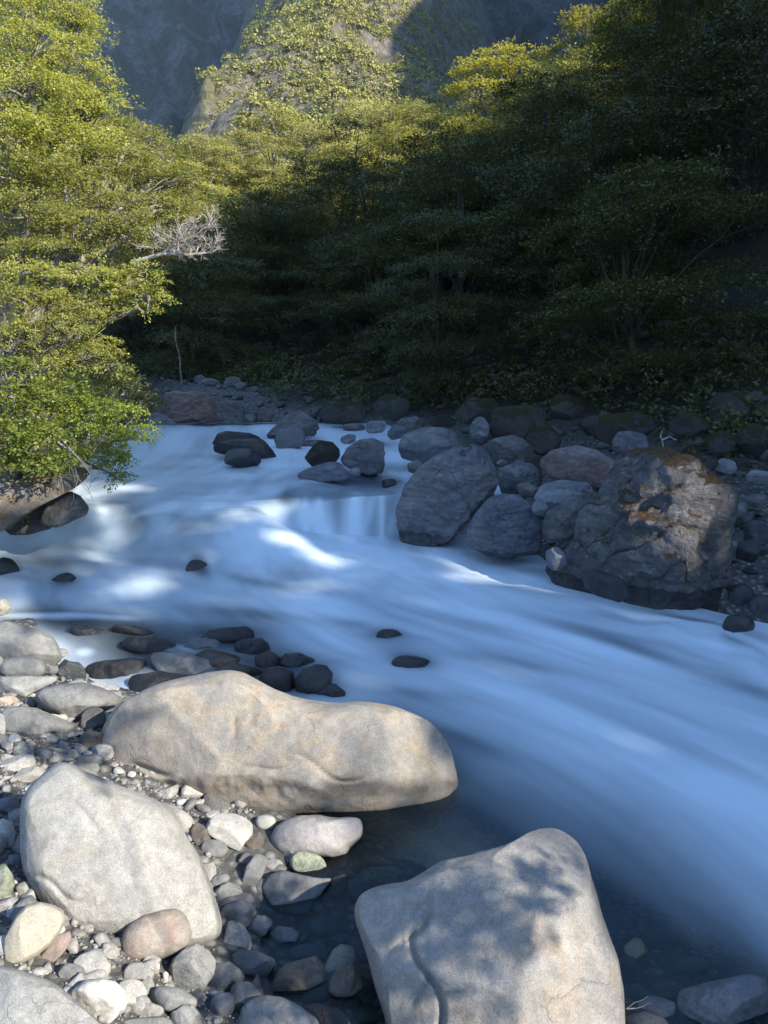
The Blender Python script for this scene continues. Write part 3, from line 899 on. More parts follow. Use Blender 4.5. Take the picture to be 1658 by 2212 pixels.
rock(A_(ell(1545, 1325, 62, 62, 0, 11)), 'blue', 'dark square stone at the left foot of the tan granite boulder', 'stone', cuts=6)
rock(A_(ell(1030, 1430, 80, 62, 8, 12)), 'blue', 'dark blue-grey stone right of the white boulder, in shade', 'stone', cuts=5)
rock(A_(ell(978, 1335, 66, 45, 10, 13)), 'grey', 'rough grey-brown stone touching the right side of the white boulder', 'stone', cuts=5)
rock(A_(ell(950, 1281, 42, 27, 22, 14, .05)), 'grey', 'small oval grey stone lying on the brownish one beside the white boulder', 'stone', cuts=1)
rock(A_(ell(903, 1243, 38, 45, 0, 15)), 'pale', 'small wedge-shaped stone half hidden by the white boulder', 'stone', cuts=5)
rock(A_(ell(925, 1146, 62, 38, -14, 16)), 'grey', 'grey wedge below the off-white block', 'stone', cuts=5)
rock(A_(ell(1100, 1120, 50, 38, 48, 17)), 'brown', 'brownish upright stone between the off-white block and the wet pale stone', 'stone', cuts=4)
rock(A_([(680, 935), (760, 960), (835, 1010), (830, 1050), (790, 1085), (720, 1060), (660, 1000)]), 'white', 'flat pale stone with a corner showing behind the white boulder', 'stone', cuts=4)
rock(A_(ell(870, 1090, 40, 60, 30, 18)), 'brown', 'dark stone in the gap between the white boulder and the cream boulder', 'stone', cuts=4)
rock(A_([(720, 1680), (745, 1620), (790, 1580), (850, 1553), (900, 1580), (932, 1625), (925, 1690), (880, 1760), (800, 1765), (735, 1740)]), 'palegrey', 'grey angular stone right of the pink one, with one corner in the sun', 'stone', sub=6, cuts=6)
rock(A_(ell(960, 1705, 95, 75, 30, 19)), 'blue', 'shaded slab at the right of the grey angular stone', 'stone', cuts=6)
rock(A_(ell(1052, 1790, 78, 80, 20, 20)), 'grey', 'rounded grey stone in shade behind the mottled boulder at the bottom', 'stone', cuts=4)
rock(A_([(1020, 1900), (1040, 1830), (1090, 1790), (1150, 1778), (1220, 1790), (1300, 1830), (1370, 1880), (1400, 1950), (1380, 2060), (1040, 2060)]), 'palegrey', 'mottled sunlit boulder at the bottom edge, left of the tan granite boulder', sub=6, cuts=4, rough=0.045, sharp=0.02, base=0.3)
rock(A_(ell(1400, 1880, 130, 60, -15, 22)), 'wet', 'low dark stone behind the mottled boulder at the bottom edge', 'stone', cuts=3)
rock(A_(ell(1560, 1872, 70, 32, 0, 23)), 'brown', 'flat brownish stone at the bottom, beside the tan granite boulder', 'stone', cuts=3)
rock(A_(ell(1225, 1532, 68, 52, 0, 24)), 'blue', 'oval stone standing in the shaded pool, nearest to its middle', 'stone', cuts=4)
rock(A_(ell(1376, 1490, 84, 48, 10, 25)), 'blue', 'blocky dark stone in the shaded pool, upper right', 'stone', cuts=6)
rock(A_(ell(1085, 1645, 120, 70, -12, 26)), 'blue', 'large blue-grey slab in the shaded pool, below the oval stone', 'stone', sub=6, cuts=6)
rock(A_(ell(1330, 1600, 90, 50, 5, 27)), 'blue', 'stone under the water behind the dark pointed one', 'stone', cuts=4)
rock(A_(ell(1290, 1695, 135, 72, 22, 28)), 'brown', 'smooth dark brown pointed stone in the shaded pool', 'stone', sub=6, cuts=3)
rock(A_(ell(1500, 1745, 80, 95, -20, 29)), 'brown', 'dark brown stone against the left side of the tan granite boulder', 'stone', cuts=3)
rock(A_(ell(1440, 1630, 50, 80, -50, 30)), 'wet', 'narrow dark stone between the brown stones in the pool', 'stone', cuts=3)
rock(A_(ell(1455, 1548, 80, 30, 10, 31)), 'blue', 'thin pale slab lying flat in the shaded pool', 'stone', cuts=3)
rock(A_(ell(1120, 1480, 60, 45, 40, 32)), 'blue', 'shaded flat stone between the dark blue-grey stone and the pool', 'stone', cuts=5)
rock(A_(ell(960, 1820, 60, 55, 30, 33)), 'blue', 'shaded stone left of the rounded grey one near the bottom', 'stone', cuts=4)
rock(A_(ell(395, 1660, 85, 90, 20, 34)), 'white', 'angular white chunk with a lit edge, between the beige and the pink stones', 'stone', cuts=7, rough=.08)
rock(A_(ell(435, 1800, 125, 100, -10, 35)), 'white', 'large blocky white stone beside the corner slab', 'stone', sub=6, cuts=7, rough=.06)
rock(A_(ell(560, 1765, 72, 68, 10, 36)), 'white', 'squared pale stone right of the large blocky white one', 'stone', cuts=6)
rock(A_(ell(600, 1690, 70, 52, -20, 37)), 'pale', 'rough stone below the pink one, in a heap of small stones', 'stone', cuts=6)
rock(A_(ell(470, 1590, 46, 40, 0, 38)), 'pale', 'small grey stone left of the pink one', 'stone', cuts=4)
rock(A_(ell(240, 1578, 98, 40, 48, 39)), 'red', 'narrow reddish slab leaning beside the beige oval stone', 'stone', cuts=4, box=3)
rock(A_(ell(640, 1735, 28, 40, 0, 40)), 'pale', 'little pale stone at the end of the heap below the pink one', 'stone', cuts=4)
rock(A_(ell(665, 1650, 28, 25, 0, 41)), 'white', 'small white pebble just under the pink stone', 'stone', cuts=3)
rock(A_(ell(715, 1700, 14, 32, 0, 42)), 'white', 'thin white splinter left of the grey angular stone', 'stone', cuts=3)
rock(A_(ell(750, 1795, 112, 58, -14, 43)), 'palegrey', 'low pinkish grey stone below the grey angular one', 'stone', cuts=5)
rock(A_(ell(805, 1880, 70, 60, 0, 44)), 'palegrey', 'squared pale stone below the low pinkish grey one', 'stone', cuts=6)
rock(A_(ell(660, 1910, 165, 45, 0, 45)), 'palegrey', 'flat pale stone at the bottom edge right of the corner slab', 'stone', cuts=3)
rock(A_(ell(645, 1845, 60, 36, 0, 46)), 'pale', 'greenish grey stone above the flat pale one at the bottom edge', 'stone', cuts=5)
rock(A_(ell(310, 1690, 60, 50, 0, 47)), 'grey', 'greyish stone in the shade of the white chunk', 'stone', cuts=5)
# ---- left edge
rock(A_(ell(22, 1082, 50, 68, 10, 50)), 'white', 'rounded off-white stone at the left edge beside the white boulder', 'stone', cuts=2)
rock(A_(ell(38, 970, 52, 52, 0, 51)), 'blue', 'shaded bluish stone above the rounded off-white one at the left edge', 'stone', cuts=4)
rock(A_(ell(62, 1203, 32, 36, 0, 52)), 'grey', 'small grey stone against the left side of the white boulder', 'stone', cuts=3)
rock(A_(ell(10, 1300, 52, 92, -8, 53)), 'green', 'greenish pale stone at the left edge level with the foot of the white boulder', 'stone', cuts=5)
rock(A_(ell(74, 1290, 22, 24, 0, 54)), 'white', 'tiny white stone above the round pale one by the white boulder', 'stone', cuts=3)
rock(A_(ell(108, 1323, 44, 39, 0, 55)), 'pale', 'round pale stone by the lower left of the white boulder', 'stone', cuts=3)
rock(A_(ell(40, 1372, 36, 30, 0, 56)), 'white', 'small rough white stone above the beige oval one', 'stone', cuts=5)
rock(A_(ell(8, 1420, 30, 34, 0, 57)), 'pale', 'small pale stone cut by the left edge above the beige oval one', 'stone', cuts=4)
rock(A_(ell(90, 1395, 40, 22, 15, 58)), 'pale', 'flat little stone tucked behind the beige oval one', 'stone', cuts=3)
rock(A_([(60, 830), (100, 790), (150, 780), (190, 790), (200, 820), (170, 850), (110, 890), (70, 885)]), 'pale', 'pale knobbly stone pressed against the top left of the white boulder', 'stone', cuts=5)
rock(A_(ell(30, 855, 38, 26, 0, 60)), 'pale', 'pale stone left of the knobbly one', 'stone', cuts=4)
rock(A_(ell(35, 760, 36, 30, 0, 61)), 'pale', 'grey-white chip in the gravel at the left edge', 'stone', cuts=5)
rock(A_(ell(5, 800, 28, 26, 0, 62)), 'white', 'bright white chip at the very left edge of the gravel', 'stone', cuts=5)
rock(A_(ell(95, 905, 45, 14, 20, 63)), 'pale', 'thin pale slab left of the top of the white boulder', 'stone', cuts=3)
# ---- upper left of the bank
rock(C_([(-120, 420), (-40, 350), (60, 335), (200, 375), (350, 420), (480, 480), (530, 560), (570, 680), (480, 760), (380, 780), (0, 780), (-150, 700)]), 'palegrey', 'big pale boulder with a wavy rim by the stream at the left edge', sub=6, cuts=4, rough=.04)
rock(C_(ell(205, 760, 220, 105, 2, 71, .03)), 'palegrey', 'smooth round grey stone in front of the big pale boulder at left', 'stone', sub=6, cuts=1, rough=.02)
rock(C_(ell(-5, 730, 50, 85, 0, 72)), 'pale', 'grey stone cut by the left edge beside the smooth round one', 'stone', cuts=2)
rock(C_([(-60, 870), (60, 835), (250, 830), (400, 832), (540, 835), (500, 885), (420, 920), (330, 970), (200, 1045), (60, 1060), (-60, 1020)]), 'palegrey', 'long smooth pale stone with a lit underside, below the round grey one', 'stone', sub=6, cuts=3)
rock(C_(ell(70, 1070, 125, 60, 0, 73)), 'pink', 'pinkish stone under the long smooth pale one at the left edge', 'stone', cuts=4)
rock(C_(ell(272, 1078, 56, 46, 0, 74, .04)), 'blue', 'small round dark stone in the hollow beside the pinkish one', 'stone', cuts=1)
rock(C_([(300, 1010), (380, 940), (520, 912), (740, 885), (900, 930), (1050, 1000), (1160, 1060), (1100, 1085), (880, 1110), (760, 1190), (700, 1275), (560, 1210), (420, 1140), (350, 1080)]), 'palegrey', 'big ridged slate-grey stone left of the long cream boulder', sub=6, cuts=6, sharp=.04)
rock(C_(ell(850, 1225, 150, 120, 15, 76)), 'bank', 'brown stone with a pale top, touching the left end of the cream boulder', 'stone', cuts=6, sharp=.05)
rock(C_([(20, 1130), (100, 1105), (200, 1105), (330, 1117), (500, 1190), (640, 1250), (725, 1350), (640, 1345), (500, 1340), (350, 1375), (220, 1400), (60, 1375), (15, 1250)]), 'grey', 'grey slab shaped like a fin, its tip pointing to the cream boulder', 'stone', sub=6, cuts=4)
rock(C_(ell(10, 1280, 42, 140, 4, 78)), 'palegrey', 'upright pale stone at the left edge beside the fin-shaped slab', 'stone', cuts=3)
rock(C_(ell(640, 790, 160, 95, -18, 79)), 'bankpale', 'cracked grey stone at the water edge beside the round grey one', 'stone', sub=6, cuts=6, sharp=.04)
rock(C_(ell(466, 778, 62, 48, 0, 80)), 'grey', 'small round stone between the smooth round one and the cracked one', 'stone', cuts=2)
rock(C_(ell(770, 842, 36, 36, 0, 81)), 'grey', 'small stone at the tip of the cracked grey one by the water', 'stone', cuts=2)
rock(C_([(520, 560), (560, 500), (620, 455), (700, 445), (850, 475), (930, 495), (992, 512), (985, 580), (940, 615), (850, 590), (700, 565), (600, 570)]), 'wet', 'dark wet wedge of rock in the shallows with white water at its foot', 'rock', sub=6, cuts=5, sharp=.06, depth=None, base=0.8)
rock(C_(ell(825, 645, 60, 55, 0, 83)), 'wet', 'small round wet stone below the dark wedge in the shallows', 'stone', cuts=2)
rock(C_(ell(900, 375, 280, 70, -4, 84)), 'wet', 'dark sunken rock under the water behind the wedge in the shallows', 'rock', cuts=3, sub=5, base=.9)
rock(C_(ell(465, 1405, 62, 42, 0, 85)), 'grey', 'rounded stone in the shade under the fin-shaped slab', 'stone', cuts=2)
rock(C_(ell(570, 1462, 55, 42, 0, 86)), 'grey', 'small stone right of the rounded one under the fin-shaped slab', 'stone', cuts=3)
rock(C_(ell(600, 1532, 175, 42, -14, 87)), 'grey', 'long flat stone in the shade above the white boulder', 'stone', cuts=3, sub=5)
rock(C_(ell(225, 1545, 112, 72, 0, 88)), 'grey', 'broad shaded cobble left of the long flat stone', 'stone', cuts=4)
rock(C_(ell(190, 1465, 90, 42, -15, 89)), 'blue', 'shaded stone behind the broad cobble', 'stone', cuts=4)
rock(C_(ell(400, 1545, 95, 62, -10, 90)), 'blue', 'dark cobble between the broad one and the long flat stone', 'stone', cuts=3)
rock(C_(ell(800, 1600, 150, 70, 12, 91)), 'blue', 'dark blue stone in the gap between the white and the cream boulders', 'stone', cuts=4)
rock(C_(ell(720, 1488, 72, 44, -20, 92)), 'blue', 'small shaded stone above the dark blue one in the gap', 'stone', cuts=3)
rock(C_(ell(820, 1420, 110, 105, 0, 93)), 'brown', 'dark brown round stone under the left end of the cream boulder', 'stone', cuts=3)
rock(C_(ell(130, 1386, 85, 26, 2, 94)), 'pale', 'small flat pale stone below the fin-shaped slab', 'stone', cuts=2)
rock(C_(ell(70, 1465, 60, 42, -30, 95)), 'pale', 'pale chip at the upper end of the gravel patch', 'stone', cuts=5)
rock(C_(ell(155, 1625, 58, 42, 10, 96)), 'pale', 'angular chip at the edge of shade on the gravel patch', 'stone', cuts=6)
rock(C_(ell(20, 212, 72, 84, 0, 97)), 'beige', 'yellowish sunlit stone at the left edge with white water behind it', 'stone', cuts=3, depth=6.3)
rock(ell(12, 1236, 34, 32, 0, 98), 'wet', 'dark rock cut by the left edge, standing in the white water', 'rock', cuts=4, base=.7)
# ---- in the water behind the cream boulder
rock(ell(598, 1478, 48, 40, -10, 101), 'wet', 'dark wet stone showing above the hump of the cream boulder', 'rock', cuts=4, base=.35, water=True)
rock(ell(678, 1472, 46, 40, 14, 102), 'wet', 'black wet stone right behind the dip of the cream boulder', 'rock', cuts=5, sharp=.05, base=.35, water=True)
rock(ell(577, 1426, 27, 24, 20, 103), 'wet', 'small square stone above the dark one in the rapid', 'rock', cuts=5, base=.35, water=True)
rock(ell(492, 1376, 66, 24, 6, 104), 'wet', 'low ledge of dark rock washed by the stream left of centre', 'rock', cuts=5, sharp=.06, sub=6, base=.1, water=True)
rock(ell(432, 1238, 33, 26, -38, 105, .04), 'wet', 'oval dark stone alone in the white water left of centre', 'rock', cuts=2, water=True, base=-.35, sharp=.04)
rock(ell(136, 1264, 34, 24, 20, 106, .04), 'wet', 'blurred dark stone in the white water near the left edge', 'rock', cuts=2, water=True, base=-.35, sharp=.04)
rock(ell(840, 1382, 30, 24, -5, 107, .04), 'wet', 'small dark stone in the middle of the stream', 'rock', cuts=2, water=True, base=-.35, sharp=.04)
rock(ell(892, 1438, 46, 22, -10, 108, .04), 'wet', 'low dark stone just below the small one in mid stream', 'rock', cuts=2, water=True, base=-.35, sharp=.04)
rock(ell(1370, 2075, 30, 55, -10, 109), 'algae', 'green-grey block under water right of the tan granite boulder', 'rock', cuts=5, base=.8)
rock(ell(1560, 2170, 115, 62, 12, 110), 'blue', 'broad sunken stone in the bottom right corner', 'rock', cuts=4, sub=6)
rock(ell(1410, 2190, 50, 40, 0, 111), 'blue', 'dark stone in the shallow water left of the broad sunken one', 'rock', cuts=4)
rock(ell(1480, 2085, 62, 22, 4, 112), 'algae', 'pale olive stone deep under the water at lower right', 'rock', cuts=2)
rock(ell(1620, 2060, 60, 28, 0, 113), 'algae', 'olive stone under the water at the right edge', 'rock', cuts=2)

for i_, (cx, cy, rx, ry, mt, lb) in enumerate([
        (330, 1392, 62, 20, 'wet', 'low wet rock in the shallows between the dark wedge and the washed ledge'), (405, 1432, 66, 22, 'blue', 'broad dark rock in the shallows behind the hump of the cream boulder'),
        (255, 1442, 58, 22, 'wet', 'dark flat rock in the shallows beside the big ridged slate-grey stone'), (475, 1425, 44, 18, 'wet', 'wet rock in the shallows just below the washed ledge'),
        (345, 1472, 56, 20, 'wet', 'black rock in the shallows nearest to the left end of the cream boulder'), (545, 1395, 34, 18, 'wet', 'small wet rock at the right end of the washed ledge'),
        (195, 1362, 44, 14, 'wet', 'thin strip of wet rock behind the big pale boulder at left'), (440, 1388, 34, 14, 'blue', 'small flat rock in the shallows left of the washed ledge'),
        (520, 1455, 40, 22, 'wet', 'wet rock directly behind the top of the cream boulder'), (640, 1425, 34, 16, 'wet', 'small rock breaking the rapid above the black wet stone'),
        (290, 1360, 40, 12, 'wet', 'sliver of dark rock at the edge of the white water, behind the shallows'), (715, 1495, 26, 18, 'wet', 'small dark stone at the right foot of the black wet one')]):
    rock(ell(cx, cy + 5, rx * 1.25, ry * 1.35, random.uniform(-12, 12), 210 + i_, .16), mt, lb, 'rock', cuts=6, sharp=.10, rough=.08, water=True, base=-.1, thick=1.1)
for i_, (cx, cy, rx, ry, lb) in enumerate([(1440, 2140, 46, 24, 'olive stone under shallow water below the green-grey block'), (1600, 2110, 66, 26, 'long olive stone under water at the right edge'), (1500, 2030, 50, 18, 'dim stone under deep water at lower right, farthest from the corner')]):
    rock(ell(cx, cy, rx, ry, 0, 240 + i_, .14), 'algae', lb, 'rock', cuts=3, base=.3)
# ---- boulders upstream in the rapids
rock(E7([(556, 712), (600, 665), (650, 640), (700, 628), (850, 640), (935, 672), (930, 700), (800, 712), (640, 722)]), 'wet', 'flat black boulder in the rapids, topmost of three', cuts=4, sub=5, base=.9, depth=13.2)
rock(E7([(568, 772), (600, 740), (650, 705), (780, 680), (960, 680), (1060, 722), (1090, 770), (1078, 805), (930, 805), (790, 790), (640, 785)]), 'wet', 'long black boulder in the rapids, longest of three', cuts=5, sub=6, depth=12.5, strata=.04, sharp=.04)
rock(E7([(680, 800), (690, 770), (740, 745), (800, 742), (880, 752), (930, 785), (935, 840), (900, 875), (780, 875), (690, 850)]), 'wet', 'round black boulder in front of the long one in the rapids', cuts=5, sub=5, depth=11.7, sharp=.04)
rock(E7([(1018, 690), (1040, 640), (1100, 620), (1200, 605), (1230, 640), (1228, 700), (1200, 740), (1120, 760), (1040, 740)]), 'blue', 'dark rounded boulder right of the three black ones in the rapids', cuts=4, depth=13.6)
rock(E7([(960, 665), (1020, 600), (1060, 560), (1130, 500), (1200, 487), (1270, 520), (1320, 590), (1348, 650), (1250, 665), (1100, 670)]), 'bank', 'large smooth grey boulder at the head of the rapids', cuts=4, sub=6, depth=15.0)
rock(E7([(250, 560), (258, 480), (285, 375), (350, 358), (420, 365), (480, 355), (560, 368), (620, 410), (640, 500), (635, 610), (450, 615), (330, 610)]), 'bankpink', 'big flat-topped boulder with a pinkish cap upstream on the left', cuts=5, sub=6, strata=.04, sharp=.04, depth=17.8)
rock(E7([(160, 560), (190, 510), (230, 500), (300, 530), (380, 590), (455, 645), (330, 662), (170, 662)]), 'bankpale', 'sloping grey rock at the foot of the flat-topped boulder', 'rock', cuts=5, sub=5, sharp=.06, depth=17)
for i_, (cx, cy, rx, ry, mt, lb, dp) in enumerate([
        (735, 505, 95, 95, 'bank', 'dark boulder right of the flat-topped one upstream', 20), (580, 315, 85, 48, 'bank', 'shaded block on the slope above the flat-topped boulder', 23),
        (740, 310, 62, 55, 'bank', 'upright dark block right of the shaded one on the slope', 23), (650, 565, 35, 45, 'bank', 'small stone beside the flat-topped boulder at the water', 18.6),
        (860, 560, 60, 50, 'bank', 'dark stone beside the little white fall upstream', 18.2), (960, 520, 70, 60, 'bank', 'dark stone between the little fall and the smooth grey boulder', 18),
        (300, 320, 90, 45, 'bankpink', 'reddish brown rock on the shaded slope behind the flat-topped boulder', 24), (1420, 520, 110, 75, 'mossy', 'mossy boulder at the foot of the forest behind the smooth grey one', 17.5),
        (1560, 610, 80, 40, 'bank', 'low dark stone beside the mossy boulder at the head of the rapids', 16), (1270, 640, 40, 28, 'wet', 'small black stone at the right of the smooth grey boulder', 14.6),
        (705, 590, 32, 26, 'bank', 'small stone at the left of the little white fall', 18.0), (520, 290, 45, 40, 'bank', 'small block left of the shaded one on the slope', 23.4), (430, 330, 50, 35, 'bank', 'mossless rubble block above the pinkish cap', 22.5)]):
    rock(E7(ell(cx, cy, rx, ry, 0, 120 + i_, .14)), mt, lb, cuts=5, depth=dp, sharp=.03)
rock(E6([(20, 490), (60, 468), (100, 452), (200, 420), (290, 415), (320, 460), (318, 520), (180, 530), (50, 520)]), 'slate2', 'low blue-grey boulder above the cascade', cuts=5, sharp=.04, depth=10.6)
rock(E6(ell(165, 390, 92, 78, 30, 131)), 'mossy', 'dark mossy stone behind the low blue-grey boulder above the cascade', cuts=4, depth=11.3)
rock(E6([(260, 410), (300, 340), (360, 300), (440, 290), (510, 320), (527, 400), (518, 480), (420, 495), (340, 470), (280, 440)]), 'slate', 'dark angular boulder left of the trickling little fall', sub=6, cuts=6, strata=.05, sharp=.05, depth=11.2)
rock(E6(ell(345, 477, 32, 24, 0, 133)), 'bankpale', 'small pale stone at the foot of the dark angular boulder', 'stone', cuts=3, depth=10.7)
rock(E6(ell(305, 298, 48, 27, 15, 134)), 'bankpale', 'small grey stone topping the dark angular boulder', 'stone', cuts=4, depth=12.2)
rock(E6([(575, 340), (600, 270), (700, 235), (830, 235), (890, 265), (912, 325), (860, 370), (780, 400), (720, 440), (640, 440), (590, 400)]), 'bankpale', 'pale flat-topped boulder right of the trickling little fall', sub=6, cuts=5, depth=11.6)
rock(E6(ell(455, 232, 62, 38, 10, 136)), 'bankpale', 'pale wedge-shaped stone on the far bank behind the dark angular boulder', 'stone', cuts=5, depth=13.8)
rock(E6(ell(570, 262, 60, 42, 0, 137)), 'blue', 'bluish stone between the wedge and the pale flat-topped boulder', 'stone', cuts=5, depth=13.2)
rock(E6(ell(670, 450, 48, 42, 0, 138)), 'bank', 'small stone under the pale flat-topped boulder', 'stone', cuts=4, depth=10.7)
rock(E6(ell(520, 535, 45, 26, 10, 139)), 'wet', 'flat wet stone at the lip of the cascade', 'stone', cuts=4, depth=10.2)
rock(E6([(560, 670), (600, 560), (700, 450), (800, 370), (880, 335), (980, 325), (1045, 350), (1100, 450), (1115, 540), (1080, 620), (1000, 700), (920, 780), (850, 850), (720, 900), (600, 890), (560, 780)]), 'slate', 'great leaning slate boulder at the right of the cascade, mossy on top', sub=6, cuts=9, sharp=.05, strata=.06, depth=9.6, seed=88, cutr=(.6, .88))
rock(E6([(945, 790), (990, 700), (1060, 620), (1140, 590), (1230, 595), (1285, 650), (1330, 740), (1352, 830), (1345, 920), (1200, 940), (1060, 930), (960, 880)]), 'slate2', 'rounded blue-grey boulder with dark cracks, right of the leaning one', sub=6, cuts=8, sharp=.05, strata=.05, depth=8.9, cutr=(.62, .88))
rock(E6([(1100, 520), (1110, 455), (1200, 420), (1290, 430), (1340, 470), (1352, 540), (1300, 590), (1180, 610), (1115, 580)]), 'bankpale', 'grey slab with a wavy top between the leaning boulder and the pink one', sub=6, cuts=5, strata=.05, sharp=.04, depth=9.9)
rock(E3([(885, 330), (888, 305), (930, 275), (1010, 258), (1080, 275), (1140, 310), (1178, 340), (1165, 385), (1100, 405), (1000, 385), (930, 370)]), 'bankpink', 'smooth pinkish boulder on the far bank', sub=6, cuts=3, rough=.03, depth=9.6)
rock(E3([(860, 480), (870, 430), (890, 395), (960, 375), (1050, 385), (1092, 430), (1080, 470), (1000, 490), (900, 520)]), 'bankpale', 'wrinkled pale grey boulder beneath the pink one', sub=6, cuts=5, strata=.05, sharp=.05, depth=9.0)
rock(E3([(888, 520), (910, 480), (1000, 435), (1070, 440), (1080, 500), (1030, 560), (960, 590), (900, 570)]), 'bank', 'brown angular boulder leaning left of the largest one', sub=6, cuts=6, strata=.05, sharp=.05, depth=8.5)
rock(E3(ell(850, 412, 48, 26, -10, 145)), 'bank', 'small brown stone under the wavy slab', 'stone', cuts=4, depth=9.2)
rock(E3(ell(885, 470, 30, 28, 0, 146)), 'blue', 'small grey stone wedged under the wrinkled boulder', 'stone', cuts=4, depth=8.7)
rock(E3(ell(942, 640, 36, 42, 20, 147)), 'blue', 'dark stone at the left foot of the largest boulder, by the water', 'stone', cuts=4, depth=8.0)
rock([(1170, 1225), (1215, 1190), (1235, 1170), (1240, 1140), (1250, 1115), (1285, 1075), (1315, 1030), (1338, 992), (1360, 978), (1400, 972), (1432, 971), (1460, 985), (1500, 992), (1530, 1030), (1580, 1060), (1612, 1095), (1617, 1150), (1617, 1210), (1600, 1260), (1575, 1310), (1555, 1360), (1500, 1380), (1430, 1370), (1360, 1345), (1290, 1310), (1215, 1275)],
     'bigrock', 'largest boulder, grey-brown and lichened with an ochre mossy crest, right of the stream', sub=7, cuts=12, sharp=.09, rough=.06, strata=.045, depth=7.9, seed=17, box=2.2, cutr=(.62, .88))
rock(E3(ell(1110, 730, 90, 45, -20, 149)), 'wet', 'dark wet ledge at the foot of the largest boulder', 'rock', cuts=5, depth=7.0, sharp=.06)
for i_, (cx, cy, rx, ry, mt, lb, dp) in enumerate([
        (1195, 255, 62, 48, 'slate', 'lichened stone showing behind the left shoulder of the largest boulder', 9.4),
        (685, 145, 82, 48, 'mossy', 'round mossy boulder at the forest edge behind the leaning one', 15), (830, 190, 125, 68, 'mossy', 'broad dark mossy boulder behind the pink one', 12.5),
        (1170, 205, 115, 62, 'mossy', 'wide mossy boulder above the largest one', 11.5), (230, 150, 85, 42, 'mossy', 'mossy mound left of the round mossy boulder', 16.5),
        (390, 130, 60, 45, 'mossy', 'upright mossy boulder at the foot of the forest', 16), (980, 130, 65, 48, 'mossy', 'mossy boulder between the broad one and the wide one', 14),
        (1525, 130, 75, 55, 'mossy', 'tall mossy boulder near the right edge under the trees', 12), (560, 180, 45, 24, 'mossy', 'low mossy stone left of the round mossy boulder', 14.5),
        (685, 210, 34, 52, 'bankpale', 'upright grey stone in front of the broad mossy boulder', 12.4), (770, 280, 100, 55, 'bank', 'dark purplish stone behind the leaning boulder', 11.4),
        (1390, 190, 70, 40, 'mossy', 'low mossy stone left of the tall mossy one', 11), (1515, 330, 46, 27, 'bankpale', 'squared grey stone behind the right shoulder of the largest boulder', 10.3),
        (1630, 368, 52, 28, 'bankpale', 'pale pointed stone at the right edge of the far bank', 10), (1620, 560, 48, 62, 'bankpale', 'pale stone with a dark base at the right edge beside the largest boulder', 8.6),
        (1590, 615, 45, 40, 'wet', 'dark round stone under the pale one at the right edge', 8.2), (1615, 445, 40, 24, 'bank', 'small grey stone at the right edge above the pale one', 9.4),
        (1570, 500, 36, 24, 'bank', 'small stone touching the right side of the largest boulder', 9.0), (1565, 765, 48, 40, 'wet', 'dark wet rock at the right foot of the largest boulder', 7.2),
        (1640, 800, 52, 44, 'wet', 'dark wet rock cut by the right edge at the waterline', 6.9), (1560, 860, 60, 30, 'wet', 'low black rock at the waterline below the largest boulder', 6.6),
        (900, 245, 60, 50, 'mossy', 'dark mossy stone right of the purplish one', 12.2), (1070, 190, 45, 36, 'mossy', 'small mossy stone between the broad boulder and the wide one', 13),
        (130, 265, 62, 28, 'bank', 'low stone at the right edge of the upper rapids', 14), (460, 190, 60, 30, 'bank', 'grey stone left of the low mossy one at the forest foot', 15),
        (1610, 240, 60, 60, 'mossy', 'mossy stone at the right edge below the tall mossy one', 10.8), (820, 320, 24, 14, 'bankpale', 'little pale stone on the wavy slab', 10.2), (760, 318, 18, 11, 'bankpale', 'little pale stone between the leaning boulder and the wavy slab', 10.4),
        (1500, 250, 55, 40, 'mossy', 'dark mossy stone behind the largest boulder', 10.8), (1445, 320, 50, 30, 'mossy', 'mossy stone behind the crest of the largest boulder', 10.2)]):
    rock(E3(ell(cx, cy, rx, ry, 0, 160 + i_, .14)), mt, lb, cuts=5, depth=dp, sharp=.03)
# ---- left bank: overhanging rock and the boulder in its shadow
rock([(-120, 1010), (-40, 1015), (30, 1020), (90, 1015), (150, 1005), (205, 1012), (190, 1030), (150, 1058), (90, 1092), (40, 1125), (0, 1150), (-60, 1190), (-140, 1180)], 'overhang', 'overhanging brown and grey rock on the left bank, bushes growing on top', 'rock', sub=6, cuts=4, sharp=.06, rough=.06, depth=8.2, thick=1.0)
rock([(85, 1130), (100, 1085), (125, 1066), (152, 1060), (175, 1072), (193, 1096), (188, 1112), (160, 1124), (120, 1140)], 'bank', 'dark smooth boulder in the shadow beneath the overhanging rock', cuts=3, depth=8.4)
rock(ell(60, 1120, 70, 34, 12, 190), 'bank', 'dark rock in the hollow under the overhang at the left edge', 'rock', cuts=3, depth=8.7)


